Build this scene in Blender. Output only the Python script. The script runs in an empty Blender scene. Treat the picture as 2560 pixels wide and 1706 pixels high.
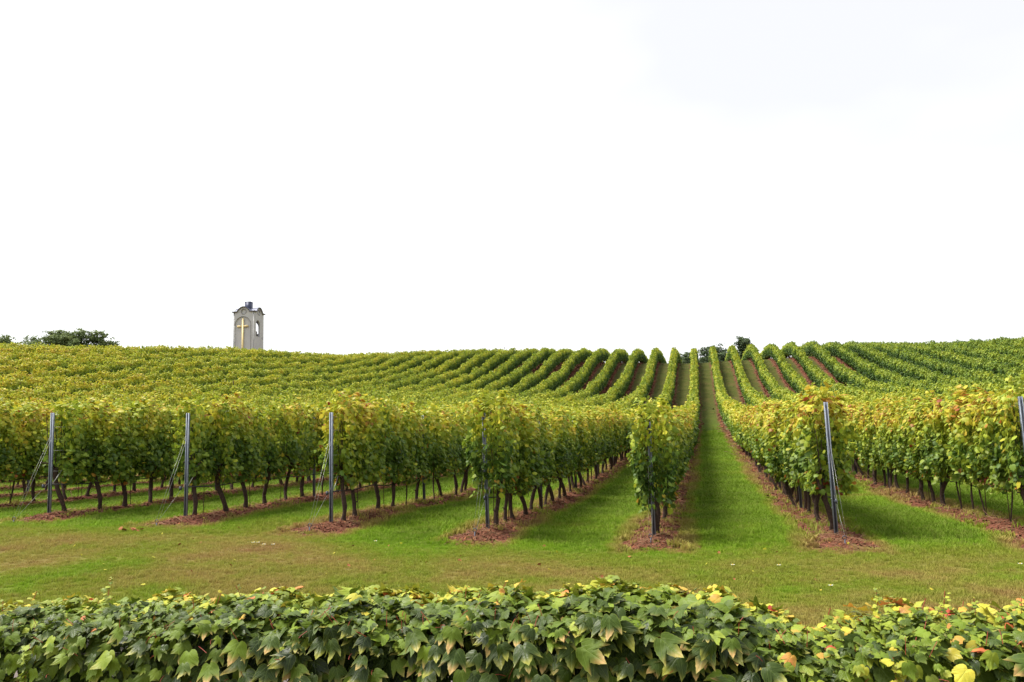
import bpy, math, random
import numpy as np
from mathutils import Vector, Matrix

R = math.radians
rng = np.random.default_rng(7)
random.seed(7)
scn = bpy.context.scene
C = scn.collection

# ------------------------------------------------------------------ camera
YAW, PITCH, ROLL = R(13.09), R(7.576), R(-1.9)
F_PX = 2030.0
CAM_R = Matrix.Rotation(YAW, 3, 'Z') @ Matrix.Rotation(math.pi / 2 + PITCH, 3, 'X') @ Matrix.Rotation(ROLL, 3, 'Z')
cam_data = bpy.data.cameras.new('camera')
cam_data.sensor_width = 36.0
cam_data.lens = 36.0 * F_PX / 2560.0
cam_data.clip_start = 0.1
cam_data.clip_end = 3000
cam = bpy.data.objects.new('camera', cam_data)
cam.matrix_world = CAM_R.to_4x4()
C.objects.link(cam)
scn.camera = cam

# ------------------------------------------------------------------ world
SUN_EL, SUN_AZ = R(61), R(266)          # azimuth clockwise from +Y: hazy sun high on the left
world = bpy.data.worlds.new('World')
scn.world = world
world.use_nodes = True
wn, wl = world.node_tree.nodes, world.node_tree.links
wn.clear()
w_out = wn.new('ShaderNodeOutputWorld')
w_bg = wn.new('ShaderNodeBackground')
w_bg.inputs['Strength'].default_value = 0.10
sky = wn.new('ShaderNodeTexSky')
sky.sky_type = 'NISHITA'
sky.sun_disc = False
sky.sun_elevation = SUN_EL
sky.sun_rotation = SUN_AZ
w_tc = wn.new('ShaderNodeTexCoord')
w_map = wn.new('ShaderNodeMapping')
w_map.inputs['Scale'].default_value = (1.0, 1.0, 2.6)
w_noise = wn.new('ShaderNodeTexNoise')
w_noise.inputs['Scale'].default_value = 1.3
w_noise.inputs['Detail'].default_value = 4.0
w_noise.inputs['Roughness'].default_value = 0.45
w_ramp = wn.new('ShaderNodeValToRGB')
w_ramp.color_ramp.elements[0].position = 0.35
w_ramp.color_ramp.elements[0].color = (0.75, 0.752, 0.765, 1)
w_ramp.color_ramp.elements[1].position = 0.62
w_ramp.color_ramp.elements[1].color = (1.0, 1.0, 1.0, 1)
w_mul = wn.new('ShaderNodeVectorMath'); w_mul.operation = 'SCALE'
w_mul.inputs['Scale'].default_value = 3.95
w_mix = wn.new('ShaderNodeMix'); w_mix.data_type = 'RGBA'
w_mix.inputs['Factor'].default_value = 0.95
wl.new(w_tc.outputs['Generated'], w_map.inputs['Vector'])
wl.new(w_map.outputs['Vector'], w_noise.inputs['Vector'])
w_dot = wn.new('ShaderNodeVectorMath'); w_dot.operation = 'DOT_PRODUCT'     # the overcast is thinner towards the sun
w_dot.inputs[1].default_value = (-0.42, -0.05, -0.12)
wl.new(w_tc.outputs['Generated'], w_dot.inputs[0])
w_add = wn.new('ShaderNodeMath'); w_add.operation = 'ADD'
wl.new(w_noise.outputs['Fac'], w_add.inputs[0]); wl.new(w_dot.outputs['Value'], w_add.inputs[1])
wl.new(w_add.outputs[0], w_ramp.inputs['Fac'])
wl.new(w_ramp.outputs['Color'], w_mul.inputs[0])
wl.new(sky.outputs['Color'], w_mix.inputs['A'])
wl.new(w_mul.outputs['Vector'], w_mix.inputs['B'])
wl.new(w_mix.outputs['Result'], w_bg.inputs['Color'])
wl.new(w_bg.outputs['Background'], w_out.inputs['Surface'])

sun_d = bpy.data.lights.new('sun', 'SUN')
sun_d.energy = 2.1
sun_d.angle = R(22)
sun_d.color = (1.0, 0.95, 0.86)
sun = bpy.data.objects.new('sun', sun_d)
sdir = Vector((math.sin(SUN_AZ) * math.cos(SUN_EL), math.cos(SUN_AZ) * math.cos(SUN_EL), math.sin(SUN_EL)))
sun.rotation_euler = sdir.to_track_quat('Z', 'Y').to_euler()
C.objects.link(sun)

vs = scn.view_settings
vs.view_transform = 'Standard'
vs.look = 'None'
vs.gamma = 1.0
vs.use_curve_mapping = False
vs.exposure = 1.72
scn.cycles.max_bounces = 5
scn.cycles.diffuse_bounces = 3
scn.cycles.transmission_bounces = 3

# ------------------------------------------------------------------ helpers
def tag(o, label=None, cat=None, group=None, kind=None):
    if label: o['label'] = label
    if cat: o['category'] = cat
    if group: o['group'] = group
    if kind: o['kind'] = kind
    return o

def empty(name, loc=(0, 0, 0), rz=0.0):
    o = bpy.data.objects.new(name, None)
    o.empty_display_size = 0.1
    o.location = loc
    o.rotation_euler = (0, 0, rz)
    C.objects.link(o)
    return o

def obj(name, mesh, parent=None, link=True):
    o = bpy.data.objects.new(name, mesh)
    if link: C.objects.link(o)
    if parent is not None: o.parent = parent
    return o

def mesh_np(name, V, F, mats, attrs=None, smooth=False, fmat=None):
    """V (n,3); F (m,k) int array of one polygon size, or a list of such arrays."""
    me = bpy.data.meshes.new(name)
    V = np.asarray(V, dtype=np.float32)
    Fs = F if isinstance(F, list) else [F]
    Fs = [np.asarray(f, dtype=np.int32) for f in Fs if len(f)]
    me.vertices.add(len(V))
    me.vertices.foreach_set('co', V.ravel())
    loops = np.concatenate([f.ravel() for f in Fs])
    sizes = np.concatenate([np.full(len(f), f.shape[1], dtype=np.int32) for f in Fs])
    starts = np.concatenate([[0], np.cumsum(sizes)[:-1]]).astype(np.int32)
    me.loops.add(len(loops))
    me.loops.foreach_set('vertex_index', loops)
    me.polygons.add(len(sizes))
    me.polygons.foreach_set('loop_start', starts)
    me.polygons.foreach_set('loop_total', sizes)
    if smooth: me.polygons.foreach_set('use_smooth', np.ones(len(sizes), dtype=bool))
    for m in (mats if isinstance(mats, (list, tuple)) else [mats]):
        me.materials.append(m)
    if fmat is not None: me.polygons.foreach_set('material_index', np.asarray(fmat, dtype=np.int32))
    if attrs:
        for k, a in attrs.items():
            a = np.asarray(a, dtype=np.float32)
            if a.ndim == 1:
                at = me.attributes.new(k, 'FLOAT', 'POINT'); at.data.foreach_set('value', a)
            else:
                at = me.attributes.new(k, 'FLOAT_VECTOR', 'POINT'); at.data.foreach_set('vector', a.ravel())
    me.update(calc_edges=True)
    me.validate()
    return me

class MB:
    """collects boxes and tubes into one mesh"""
    def __init__(s): s.V = []; s.Q = []; s.T = []; s.n = 0
    def add(s, V, Q=(), T=()):
        V = np.asarray(V, float)
        s.V.append(V)
        for q in Q: s.Q.append([i + s.n for i in q])
        for t in T: s.T.append([i + s.n for i in t])
        s.n += len(V)
        return s
    def box(s, x0, x1, y0, y1, z0, z1):
        V = [(x, y, z) for z in (z0, z1) for y in (y0, y1) for x in (x0, x1)]
        return s.add(V, [(0, 2, 3, 1), (4, 5, 7, 6), (0, 1, 5, 4), (2, 6, 7, 3), (0, 4, 6, 2), (1, 3, 7, 5)])
    def tube(s, P, rad, n=6, cap=True, wob=0.0, seed=0):
        P = [Vector(p) for p in P]
        rr = random.Random(seed)
        rad = rad if isinstance(rad, (list, tuple)) else [rad] * len(P)
        V = []
        up = Vector((0.31, 0.17, 0.93))
        for i, p in enumerate(P):
            t = (P[min(i + 1, len(P) - 1)] - P[max(i - 1, 0)]).normalized()
            a = t.cross(up)
            if a.length < 0.2: a = t.cross(Vector((1, 0, 0)))
            a.normalize(); b = t.cross(a)
            for k in range(n):
                an = 2 * math.pi * k / n
                r = rad[i] * (1 + wob * (rr.random() - 0.5))
                V.append(p + (a * math.cos(an) + b * math.sin(an)) * r)
        Q = []
        for i in range(len(P) - 1):
            for k in range(n):
                k2 = (k + 1) % n
                Q.append((i * n + k, i * n + k2, (i + 1) * n + k2, (i + 1) * n + k))
        T = []
        if cap:
            V.append(P[0]); V.append(P[-1])
            c0, c1 = len(P) * n, len(P) * n + 1
            for k in range(n):
                k2 = (k + 1) % n
                T.append((c0, k2, k)); T.append((c1, (len(P) - 1) * n + k, (len(P) - 1) * n + k2))
        return s.add([tuple(v) for v in V], Q, T)
    def mesh(s, name, mat, smooth=False, attrs=None):
        return mesh_np(name, np.vstack(s.V), [np.array(s.Q, dtype=np.int32).reshape(-1, 4), np.array(s.T, dtype=np.int32).reshape(-1, 3)], mat, smooth=smooth, attrs=attrs)
    def build(s, name, mat, parent=None, smooth=False):
        return obj(name, s.mesh(name, mat, smooth), parent)

def sm(a, b, x):
    t = np.clip((np.asarray(x, float) - a) / (b - a), 0, 1)
    return t * t * (3 - 2 * t)

# cheap value noise, used for terrain and placement
_perm = rng.random((256, 256))
def vnoise(x, y):
    x = np.asarray(x, float); y = np.asarray(y, float)
    xi = np.floor(x).astype(int); yi = np.floor(y).astype(int)
    fx = x - xi; fy = y - yi
    fx = fx * fx * (3 - 2 * fx); fy = fy * fy * (3 - 2 * fy)
    g = lambda a, b: _perm[a & 255, b & 255]
    return (g(xi, yi) * (1 - fx) + g(xi + 1, yi) * fx) * (1 - fy) + (g(xi, yi + 1) * (1 - fx) + g(xi + 1, yi + 1) * fx) * fy
def fnoise(x, y):
    return (vnoise(x, y) + 0.5 * vnoise(x * 2.1 + 9, y * 2.1 + 5) + 0.25 * vnoise(x * 4.3 + 2, y * 4.3 + 7)) / 1.75

# ------------------------------------------------------------------ terrain
ROW0, PITCH_ROW, Y_START = -0.825, 2.5, 12.3
def table(px, pz, sig):
    g = np.arange(-60, 1200, 0.5)
    z = np.interp(g, px, pz)
    k = np.exp(-0.5 * (np.arange(-40, 41) * 0.5 / sig) ** 2); k /= k.sum()
    return g, np.convolve(np.pad(z, 40, mode='edge'), k, mode='valid')
GY, GZ = table([-60, 0, 12, 18, 23, 34, 50, 61, 76, 93, 101, 109, 115, 122, 132, 150, 300, 1200],
               [-1.6, -1.47, -1.40, -1.38, -1.24, -0.8, 0.15, 1.0, 2.5, 6.0, 8.5, 10.4, 11.0, 11.25, 11.2, 10.8, 7.5, -20], 2.2)
RY, RZ = table([-60, 0, 16.5, 30, 45, 60, 75, 86, 110, 300, 1200],
               [-1.4, -1.3, -0.9, -0.55, 0.2, 2.3, 6.1, 8.8, 9.0, 7.0, -20], 2.2)
RGY, RGZ = table([-60, 0, 12, 18, 30, 45, 57, 70, 82, 92, 98, 106, 120, 150, 300, 1200],
                 [-1.6, -1.47, -1.40, -1.38, -1.1, -0.4, 0.7, 2.7, 5.2, 7.4, 8.4, 9.0, 9.3, 9.2, 7.0, -20], 2.0)
PHI = [-180, -60, -40, -25, 0, 14, 22, 31, 45, 60, 180]
RC = [200, 200, 140, 119, 108, 111.3, 107, 97, 86, 82, 82]
def crest_r(phi): return np.interp(phi, PHI, RC)
def height(X, Y):
    """hill profile: height by distance along the rows, crest nearer on the left"""
    X = np.asarray(X, float); Y = np.asarray(Y, float)
    T = np.where(X < -2, 0.9 * (1 - np.exp(-np.clip(-X - 2, 0, None) / 12)), 0.0)
    T = T - np.where(X > 3, 0.003 * np.clip(X - 3, 0, 120), 0.0)
    T = T * sm(2, 10, Y)
    r = np.hypot(X, Y)
    phi = np.degrees(np.arctan2(-X, Y))
    w = sm(14, 42, phi) * sm(-12, 10, Y) * sm(12, 20, r)
    s_ = r / crest_r(phi)
    Yc = Y * (1 - w) + w * s_ * 109.0
    zc = np.interp(Yc, GY, GZ) + T
    wr = sm(6, 19, -phi) * sm(-12, 10, Y)
    zc = zc * (1 - wr) + (np.interp(Y, RGY, RGZ) + T) * wr
    zl = np.interp(s_ * 86.0, RY, RZ)
    bump = np.interp(phi, [5, 13, 20, 31, 41, 48], [0, .7, 1.35, 1.65, .8, 0]) * sm(.3, 1.0, s_) * (1 - sm(1.6, 3, s_))
    zc = zc + bump; zl = zl + bump
    return zc * (1 - w) + zl * w
def row_dx(X):
    return np.abs((X - ROW0 + PITCH_ROW / 2) % PITCH_ROW - PITCH_ROW / 2)
def ground_z(X, Y):
    X = np.asarray(X, float); Y = np.asarray(Y, float)
    z = height(X, Y)
    m = sm(11.0, 11.8, Y) * (1 - sm(60, 90, Y))
    z = z + 0.09 * np.exp(-(row_dx(X) / 0.28) ** 2) * m * (0.6 + 0.8 * fnoise(X * 1.7, Y * 1.7))
    z = z + 0.035 * (fnoise(X * 1.3 + 20, Y * 1.3) - 0.5) + 0.10 * (fnoise(X * .35, Y * .35) - 0.5) * sm(4, 8, Y)
    return z
def gz(x, y): return float(ground_z(np.array([x]), np.array([y]))[0])

def ray(px, py):
    """direction through a pixel of the 2560 px wide photograph"""
    d = CAM_R @ Vector(((px - 1280) / F_PX, -(py - 853) / F_PX, -1))
    return d
def at_range(px, py, r):
    """point seen at a pixel at horizontal distance r"""
    d = ray(px, py)
    return d * (r / math.hypot(d.x, d.y))
def in_view(X, Y, lo=-50.0, hi=24.0):
    a = np.degrees(np.arctan2(X, Y))
    return (a > lo) & (a < hi) & (Y > 0)

# ------------------------------------------------------------------ materials
def new_mat(name):
    m = bpy.data.materials.new(name); m.use_nodes = True
    nt = m.node_tree; nt.nodes.clear()
    out = nt.nodes.new('ShaderNodeOutputMaterial')
    return m, nt, out
def N(nt, t, **kw):
    n = nt.nodes.new(t)
    for k, v in kw.items(): setattr(n, k, v)
    return n
def MATH(nt, op, a, b=None, clamp=False):
    n = nt.nodes.new('ShaderNodeMath'); n.operation = op; n.use_clamp = clamp
    for i, v in enumerate((a, b)):
        if v is None: continue
        if isinstance(v, (int, float)): n.inputs[i].default_value = v
        else: nt.links.new(v, n.inputs[i])
    return n.outputs[0]
def RANGE(nt, v, a, b, c=0.0, d=1.0, smooth=True):
    n = nt.nodes.new('ShaderNodeMapRange')
    n.interpolation_type = 'SMOOTHSTEP' if smooth else 'LINEAR'
    nt.links.new(v, n.inputs['Value'])
    for k, x in zip(('From Min', 'From Max', 'To Min', 'To Max'), (a, b, c, d)): n.inputs[k].default_value = x
    return n.outputs['Result']
def MIXC(nt, f, a, b, mode='MIX'):
    n = nt.nodes.new('ShaderNodeMix'); n.data_type = 'RGBA'; n.blend_type = mode
    for s, v in (('Factor', f), ('A', a), ('B', b)):
        i = n.inputs[s] if s == 'Factor' else [q for q in n.inputs if q.name == s and q.type == 'RGBA'][0]
        if isinstance(v, (int, float)): i.default_value = v
        elif isinstance(v, tuple): i.default_value = v if len(v) == 4 else (*v, 1)
        else: nt.links.new(v, i)
    return [o for o in n.outputs if o.type == 'RGBA'][0]
def NOISE(nt, vec, scale, detail=3.0, rough=0.55):
    n = nt.nodes.new('ShaderNodeTexNoise')
    n.inputs['Scale'].default_value = scale; n.inputs['Detail'].default_value = detail; n.inputs['Roughness'].default_value = rough
    if vec is not None: nt.links.new(vec, n.inputs['Vector'])
    return n.outputs['Fac']
def RAMP(nt, f, stops):
    n = nt.nodes.new('ShaderNodeValToRGB'); cr = n.color_ramp
    while len(cr.elements) < len(stops): cr.elements.new(0.5)
    for e, (p, c) in zip(cr.elements, stops): e.position = p; e.color = (*c, 1)
    nt.links.new(f, n.inputs['Fac'])
    return n.outputs['Color']
def POS(nt): return nt.nodes.new('ShaderNodeNewGeometry').outputs['Position']
def ATTR(nt, name, out='Fac'):
    n = nt.nodes.new('ShaderNodeAttribute'); n.attribute_name = name
    return n.outputs[out]
def finish(nt, out, col, rough=0.6, bump=None, bstr=0.3, bdist=0.02, spec=0.3, metal=0.0, trans=0.0, tcol=None):
    p = nt.nodes.new('ShaderNodeBsdfPrincipled')
    if isinstance(col, tuple): p.inputs['Base Color'].default_value = (*col, 1)
    else: nt.links.new(col, p.inputs['Base Color'])
    if isinstance(rough, (int, float)): p.inputs['Roughness'].default_value = rough
    else: nt.links.new(rough, p.inputs['Roughness'])
    p.inputs['Specular IOR Level'].default_value = spec
    p.inputs['Metallic'].default_value = metal
    if bump is not None:
        b = nt.nodes.new('ShaderNodeBump'); b.inputs['Strength'].default_value = bstr; b.inputs['Distance'].default_value = bdist
        nt.links.new(bump, b.inputs['Height']); nt.links.new(b.outputs['Normal'], p.inputs['Normal'])
    last = p.outputs[0]
    if trans > 0:
        t = nt.nodes.new('ShaderNodeBsdfTranslucent')
        if tcol is None: tcol = col
        if isinstance(tcol, tuple): t.inputs['Color'].default_value = (*tcol, 1)
        else: nt.links.new(tcol, t.inputs['Color'])
        mx = nt.nodes.new('ShaderNodeMixShader'); mx.inputs[0].default_value = trans
        nt.links.new(last, mx.inputs[1]); nt.links.new(t.outputs[0], mx.inputs[2]); last = mx.outputs[0]
    nt.links.new(last, out.inputs['Surface'])

def soil_mask(nt, pos):
    """1 on the mulched strip under each vine row"""
    sx = nt.nodes.new('ShaderNodeSeparateXYZ'); nt.links.new(pos, sx.inputs[0])
    x, y = sx.outputs[0], sx.outputs[1]
    m = MATH(nt, 'ABSOLUTE', MATH(nt, 'SUBTRACT', MATH(nt, 'FLOORED_MODULO', MATH(nt, 'ADD', x, -ROW0 + PITCH_ROW / 2), PITCH_ROW), PITCH_ROW / 2))
    n1 = NOISE(nt, pos, 2.2, 4.0, 0.65)
    n2 = NOISE(nt, pos, 0.45, 2.0)
    d = MATH(nt, 'ADD', m, MATH(nt, 'MULTIPLY', MATH(nt, 'SUBTRACT', n1, 0.5), 0.42))
    d = MATH(nt, 'ADD', d, MATH(nt, 'MULTIPLY', MATH(nt, 'SUBTRACT', n2, 0.5), 0.25))
    yn = MATH(nt, 'ADD', y, MATH(nt, 'MULTIPLY', MATH(nt, 'SUBTRACT', n1, 0.5), 1.6))
    core = MATH(nt, 'MULTIPLY', RANGE(nt, d, 0.40, 0.50, 1, 0), RANGE(nt, yn, 11.3, 11.6))
    halo = MATH(nt, 'MULTIPLY', RANGE(nt, d, 0.42, 0.74, 1, 0), RANGE(nt, yn, 10.7, 11.6))
    return core, halo, y, n1, x

def grass_colour(nt, pos, blade=False):
    core, halo, y, n1, x = soil_mask(nt, pos)
    big = NOISE(nt, pos, 0.28, 3.0)
    mid = NOISE(nt, pos, 1.1, 4.0, 0.6)
    fine = NOISE(nt, pos, 9.0, 3.0, 0.6)
    dry = MATH(nt, 'ADD', RANGE(nt, MATH(nt, 'ADD', y, MATH(nt, 'MULTIPLY', MATH(nt, 'SUBTRACT', mid, 0.5), 3.5)), 9.7, 12.6, 0.62, 0.0),
               MATH(nt, 'MULTIPLY', MATH(nt, 'SUBTRACT', big, 0.5), 1.5))
    dry = MATH(nt, 'ADD', dry, MATH(nt, 'MULTIPLY', MATH(nt, 'SUBTRACT', mid, 0.5), 1.0))
    dry = MATH(nt, 'ADD', dry, MATH(nt, 'MULTIPLY', halo, 0.65))
    dry = MATH(nt, 'ADD', dry, MATH(nt, 'MULTIPLY', MATH(nt, 'SUBTRACT', fine, 0.5), 0.45))
    dry = MATH(nt, 'ADD', dry, RANGE(nt, y, 50, 80, 0.0, 0.25))
    g = 1.0 if blade else 0.56  # turf toned darker, the blades' self-shading put into its colour
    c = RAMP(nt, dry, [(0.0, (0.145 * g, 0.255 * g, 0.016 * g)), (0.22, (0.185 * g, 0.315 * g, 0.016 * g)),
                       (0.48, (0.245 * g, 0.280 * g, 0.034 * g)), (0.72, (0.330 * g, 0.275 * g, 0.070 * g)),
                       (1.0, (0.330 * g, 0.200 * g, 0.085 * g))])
    far = RANGE(nt, y, 46, 84)
    farc = RAMP(nt, MATH(nt, 'ADD', MATH(nt, 'MULTIPLY', mid, 0.6), MATH(nt, 'MULTIPLY', fine, 0.4)), [(0.30, (0.040, 0.050, 0.012)), (0.5, (0.068, 0.068, 0.018)), (0.68, (0.115, 0.080, 0.034))])
    c = MIXC(nt, MATH(nt, 'MULTIPLY', far, 0.85), c, farc)
    c = MIXC(nt, MATH(nt, 'MULTIPLY', MATH(nt, 'MULTIPLY', halo, far), 0.7), c, (0.14, 0.072, 0.038))
    return c, core, fine, mid

# ground
M = {}
m, nt, out = new_mat('ground_turf'); pos = POS(nt)
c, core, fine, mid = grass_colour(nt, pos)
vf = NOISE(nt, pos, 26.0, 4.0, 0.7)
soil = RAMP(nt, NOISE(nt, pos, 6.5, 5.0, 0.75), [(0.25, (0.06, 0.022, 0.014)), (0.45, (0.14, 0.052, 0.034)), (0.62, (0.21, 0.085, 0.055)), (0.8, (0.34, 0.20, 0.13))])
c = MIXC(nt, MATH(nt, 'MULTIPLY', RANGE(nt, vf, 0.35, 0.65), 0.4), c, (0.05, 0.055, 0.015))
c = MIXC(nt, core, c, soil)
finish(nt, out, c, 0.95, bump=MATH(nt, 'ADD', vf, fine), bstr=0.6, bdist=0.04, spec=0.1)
M['ground'] = m

m, nt, out = new_mat('grass_blade'); pos = POS(nt)
c, core, fine, mid = grass_colour(nt, pos, True)
oi = N(nt, 'ShaderNodeObjectInfo')
c = MIXC(nt, MATH(nt, 'MULTIPLY', RANGE(nt, oi.outputs['Random'], 0.6, 1.0), 0.35), c, (0.30, 0.27, 0.09))
h = ATTR(nt, 'hgt')
c = MIXC(nt, RANGE(nt, h, 0.5, 1.0, 0.0, 0.25), c, (0.28, 0.32, 0.06))
finish(nt, out, c, 0.7, spec=0.12, trans=0.35)
M['blade'] = m

def leaf_mat(name, stops, greening=True, trans=0.35, rough=0.5, spec=0.3, amp=0.21):
    m, nt, out = new_mat(name); pos = POS(nt)
    oi = N(nt, 'ShaderNodeObjectInfo')
    t = ATTR(nt, 'tint')
    big = NOISE(nt, pos, 0.22, 2.0)
    midn = NOISE(nt, pos, 1.0, 2.0)
    t = MATH(nt, 'ADD', t, MATH(nt, 'MULTIPLY', MATH(nt, 'SUBTRACT', big, 0.5), amp * 1.4))
    t = MATH(nt, 'ADD', t, MATH(nt, 'MULTIPLY', MATH(nt, 'SUBTRACT', midn, 0.5), amp))
    t = MATH(nt, 'ADD', t, MATH(nt, 'MULTIPLY', MATH(nt, 'SUBTRACT', oi.outputs['Random'], 0.5), amp * 0.5))
    if greening:
        s = nt.nodes.new('ShaderNodeSeparateXYZ'); nt.links.new(pos, s.inputs[0])
        # the vines higher up the slope have turned less
        t = MATH(nt, 'SUBTRACT', t, RANGE(nt, s.outputs[1], 32, 75, 0.0, 0.10))
        t = MATH(nt, 'SUBTRACT', t, MATH(nt, 'MULTIPLY', RANGE(nt, s.outputs[0], 4, 20, 0.0, 0.12), RANGE(nt, s.outputs[1], 20, 45)))
        t = MATH(nt, 'ADD', t, RANGE(nt, s.outputs[0], -60, -14, 0.10, 0.0))
        t = MATH(nt, 'ADD', t, MATH(nt, 'MULTIPLY', RANGE(nt, s.outputs[0], -1.0, 1.5, 0.0, 0.06), RANGE(nt, s.outputs[1], 50, 80, 1, 0)))
    c = RAMP(nt, t, stops)
    v = ATTR(nt, 'rnd')
    hs = N(nt, 'ShaderNodeHueSaturation')
    nt.links.new(c, hs.inputs['Color'])
    nt.links.new(RANGE(nt, v, 0, 1, 0.72, 1.32, False), hs.inputs['Value'])
    c = hs.outputs['Color']
    finish(nt, out, c, rough, spec=spec, trans=trans)
    return m
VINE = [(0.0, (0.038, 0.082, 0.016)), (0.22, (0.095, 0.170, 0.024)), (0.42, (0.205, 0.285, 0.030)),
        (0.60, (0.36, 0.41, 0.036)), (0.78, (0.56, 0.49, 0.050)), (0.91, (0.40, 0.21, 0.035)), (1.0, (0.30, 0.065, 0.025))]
M['vine_leaf'] = leaf_mat('vine_leaf', VINE)
M['tree_leaf'] = leaf_mat('tree_leaf', [(0.0, (0.065, 0.105, 0.04)), (0.5, (0.13, 0.18, 0.06)), (1.0, (0.22, 0.26, 0.08))], False, 0.3, 0.6, 0.2)
M['dark_leaf'] = leaf_mat('dark_leaf', [(0.0, (0.04, 0.065, 0.034)), (0.5, (0.07, 0.105, 0.045)), (1.0, (0.10, 0.14, 0.05))], False, 0.2, 0.6, 0.2)

# ivy leaf: colour from centre to lobes, veins from the leaf's own coordinates
m, nt, out = new_mat('ivy_leaf'); pos = POS(nt)
oi = N(nt, 'ShaderNodeObjectInfo')
luv = ATTR(nt, 'luv', 'Vector')
s = N(nt, 'ShaderNodeSeparateXYZ'); nt.links.new(luv, s.inputs[0])
lx, ly, le = s.outputs
r1 = MATH(nt, 'FRACT', MATH(nt, 'ADD', ATTR(nt, 'rnd'), oi.outputs['Random']))
t = MATH(nt, 'ADD', ATTR(nt, 'tint'), MATH(nt, 'MULTIPLY', MATH(nt, 'SUBTRACT', r1, 0.5), 0.20))
t = MATH(nt, 'ADD', t, MATH(nt, 'MULTIPLY', MATH(nt, 'SUBTRACT', NOISE(nt, pos, 22.0, 3.0), 0.5), 0.18))
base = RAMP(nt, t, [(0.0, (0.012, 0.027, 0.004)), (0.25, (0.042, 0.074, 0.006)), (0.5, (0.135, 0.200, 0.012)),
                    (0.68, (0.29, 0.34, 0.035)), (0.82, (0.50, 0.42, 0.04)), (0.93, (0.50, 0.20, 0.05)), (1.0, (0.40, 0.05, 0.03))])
tip = ATTR(nt, 'tipc')
ef = MATH(nt, 'MULTIPLY', RANGE(nt, le, 0.15, 0.9), RANGE(nt, ly, 0.45, 1.05, 0, 1.2))
ef = MATH(nt, 'MULTIPLY', ef, MATH(nt, 'ADD', 0.35, NOISE(nt, pos, 30.0, 2.0)))
tipcol = MIXC(nt, RANGE(nt, r1, 0.3, 0.8), (0.34, 0.33, 0.05), (0.40, 0.24, 0.09))
c = MIXC(nt, MATH(nt, 'MULTIPLY', ef, tip, True), base, tipcol)
c = MIXC(nt, MATH(nt, 'MULTIPLY', RANGE(nt, le, 0.90, 1.0), MATH(nt, 'MULTIPLY', tip, 0.4)), c, (0.20, 0.25, 0.04))
ax = MATH(nt, 'ABSOLUTE', lx)
vein = RANGE(nt, ax, 0.0, 0.02, 1, 0)
lat = RANGE(nt, MATH(nt, 'ABSOLUTE', MATH(nt, 'SUBTRACT', ax, MATH(nt, 'MULTIPLY', MATH(nt, 'SUBTRACT', ly, 0.02), 0.85))), 0.0, 0.02, 1, 0)
fish = RANGE(nt, MATH(nt, 'ABSOLUTE', MATH(nt, 'SUBTRACT', MATH(nt, 'FRACT', MATH(nt, 'MULTIPLY', MATH(nt, 'SUBTRACT', ly, MATH(nt, 'MULTIPLY', ax, 0.7)), 6.0)), 0.5)), 0.0, 0.10, 0.45, 0)
vv = MATH(nt, 'MAXIMUM', MATH(nt, 'MAXIMUM', vein, lat), fish)
c = MIXC(nt, MATH(nt, 'MULTIPLY', vv, 0.33), c, (0.22, 0.30, 0.07))
hs = N(nt, 'ShaderNodeHueSaturation'); nt.links.new(c, hs.inputs['Color'])
nt.links.new(RANGE(nt, r1, 0, 1, 0.75, 1.25, False), hs.inputs['Value'])
finish(nt, out, hs.outputs['Color'], RANGE(nt, r1, 0, 1, 0.42, 0.6, False), bump=MATH(nt, 'SUBTRACT', NOISE(nt, pos, 60.0, 2.0), MATH(nt, 'MULTIPLY', vv, 0.9)), bstr=0.35, bdist=0.004, spec=0.30, trans=0.18)
M['ivy'] = m

def simple(name, a, b, scale, rough=0.8, bstr=0.4, bdist=0.01, spec=0.2, metal=0.0, detail=5.0):
    m, nt, out = new_mat(name); pos = N(nt, 'ShaderNodeTexCoord').outputs['Object']
    n = NOISE(nt, pos, scale, detail, 0.65)
    c = RAMP(nt, n, [(0.3, a), (0.7, b)])
    finish(nt, out, c, rough, bump=n, bstr=bstr, bdist=bdist, spec=spec, metal=metal)
    return m
M['bark'] = simple('vine_bark', (0.022, 0.014, 0.011), (0.085, 0.055, 0.042), 38, 0.9, 0.8, 0.01)
M['tree_bark'] = simple('tree_bark', (0.03, 0.024, 0.018), (0.10, 0.08, 0.06), 6, 0.9)
M['steel'] = simple('galvanised_steel', (0.13, 0.15, 0.19), (0.24, 0.27, 0.33), 14, 0.5, 0.15, 0.002, 0.4, 0.3)
M['steel_dark'] = simple('weathered_steel', (0.035, 0.04, 0.06), (0.09, 0.10, 0.13), 18, 0.5, 0.1, 0.002, 0.4, 0.5)
M['wire'] = simple('steel_wire', (0.30, 0.31, 0.30), (0.48, 0.48, 0.44), 30, 0.4, 0.1, 0.001, 0.5, 0.5)
M['hose'] = simple('black_rubber', (0.010, 0.010, 0.014), (0.03, 0.03, 0.04), 30, 0.45, 0.1, 0.001, 0.4)
M['rust'] = simple('rusty_rod', (0.05, 0.03, 0.022), (0.13, 0.08, 0.055), 40, 0.85)
M['plaster'] = simple('wall_plaster', (0.38, 0.32, 0.32), (0.50, 0.44, 0.43), 9, 0.9, 0.3, 0.004)
M['coping'] = simple('coping_stone', (0.24, 0.22, 0.20), (0.40, 0.37, 0.34), 12, 0.9, 0.4, 0.006)
M['render'] = simple('grey_render', (0.46, 0.46, 0.465), (0.54, 0.535, 0.535), 1.2, 0.9, 0.1, 0.01)
M['render_trim'] = simple('grey_render_trim', (0.20, 0.195, 0.195), (0.27, 0.26, 0.26), 2.0, 0.85)
M['roof'] = simple('slate_metal_roof', (0.045, 0.055, 0.10), (0.085, 0.095, 0.16), 3.0, 0.5, 0.1, 0.01, 0.4, 0.2)
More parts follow.
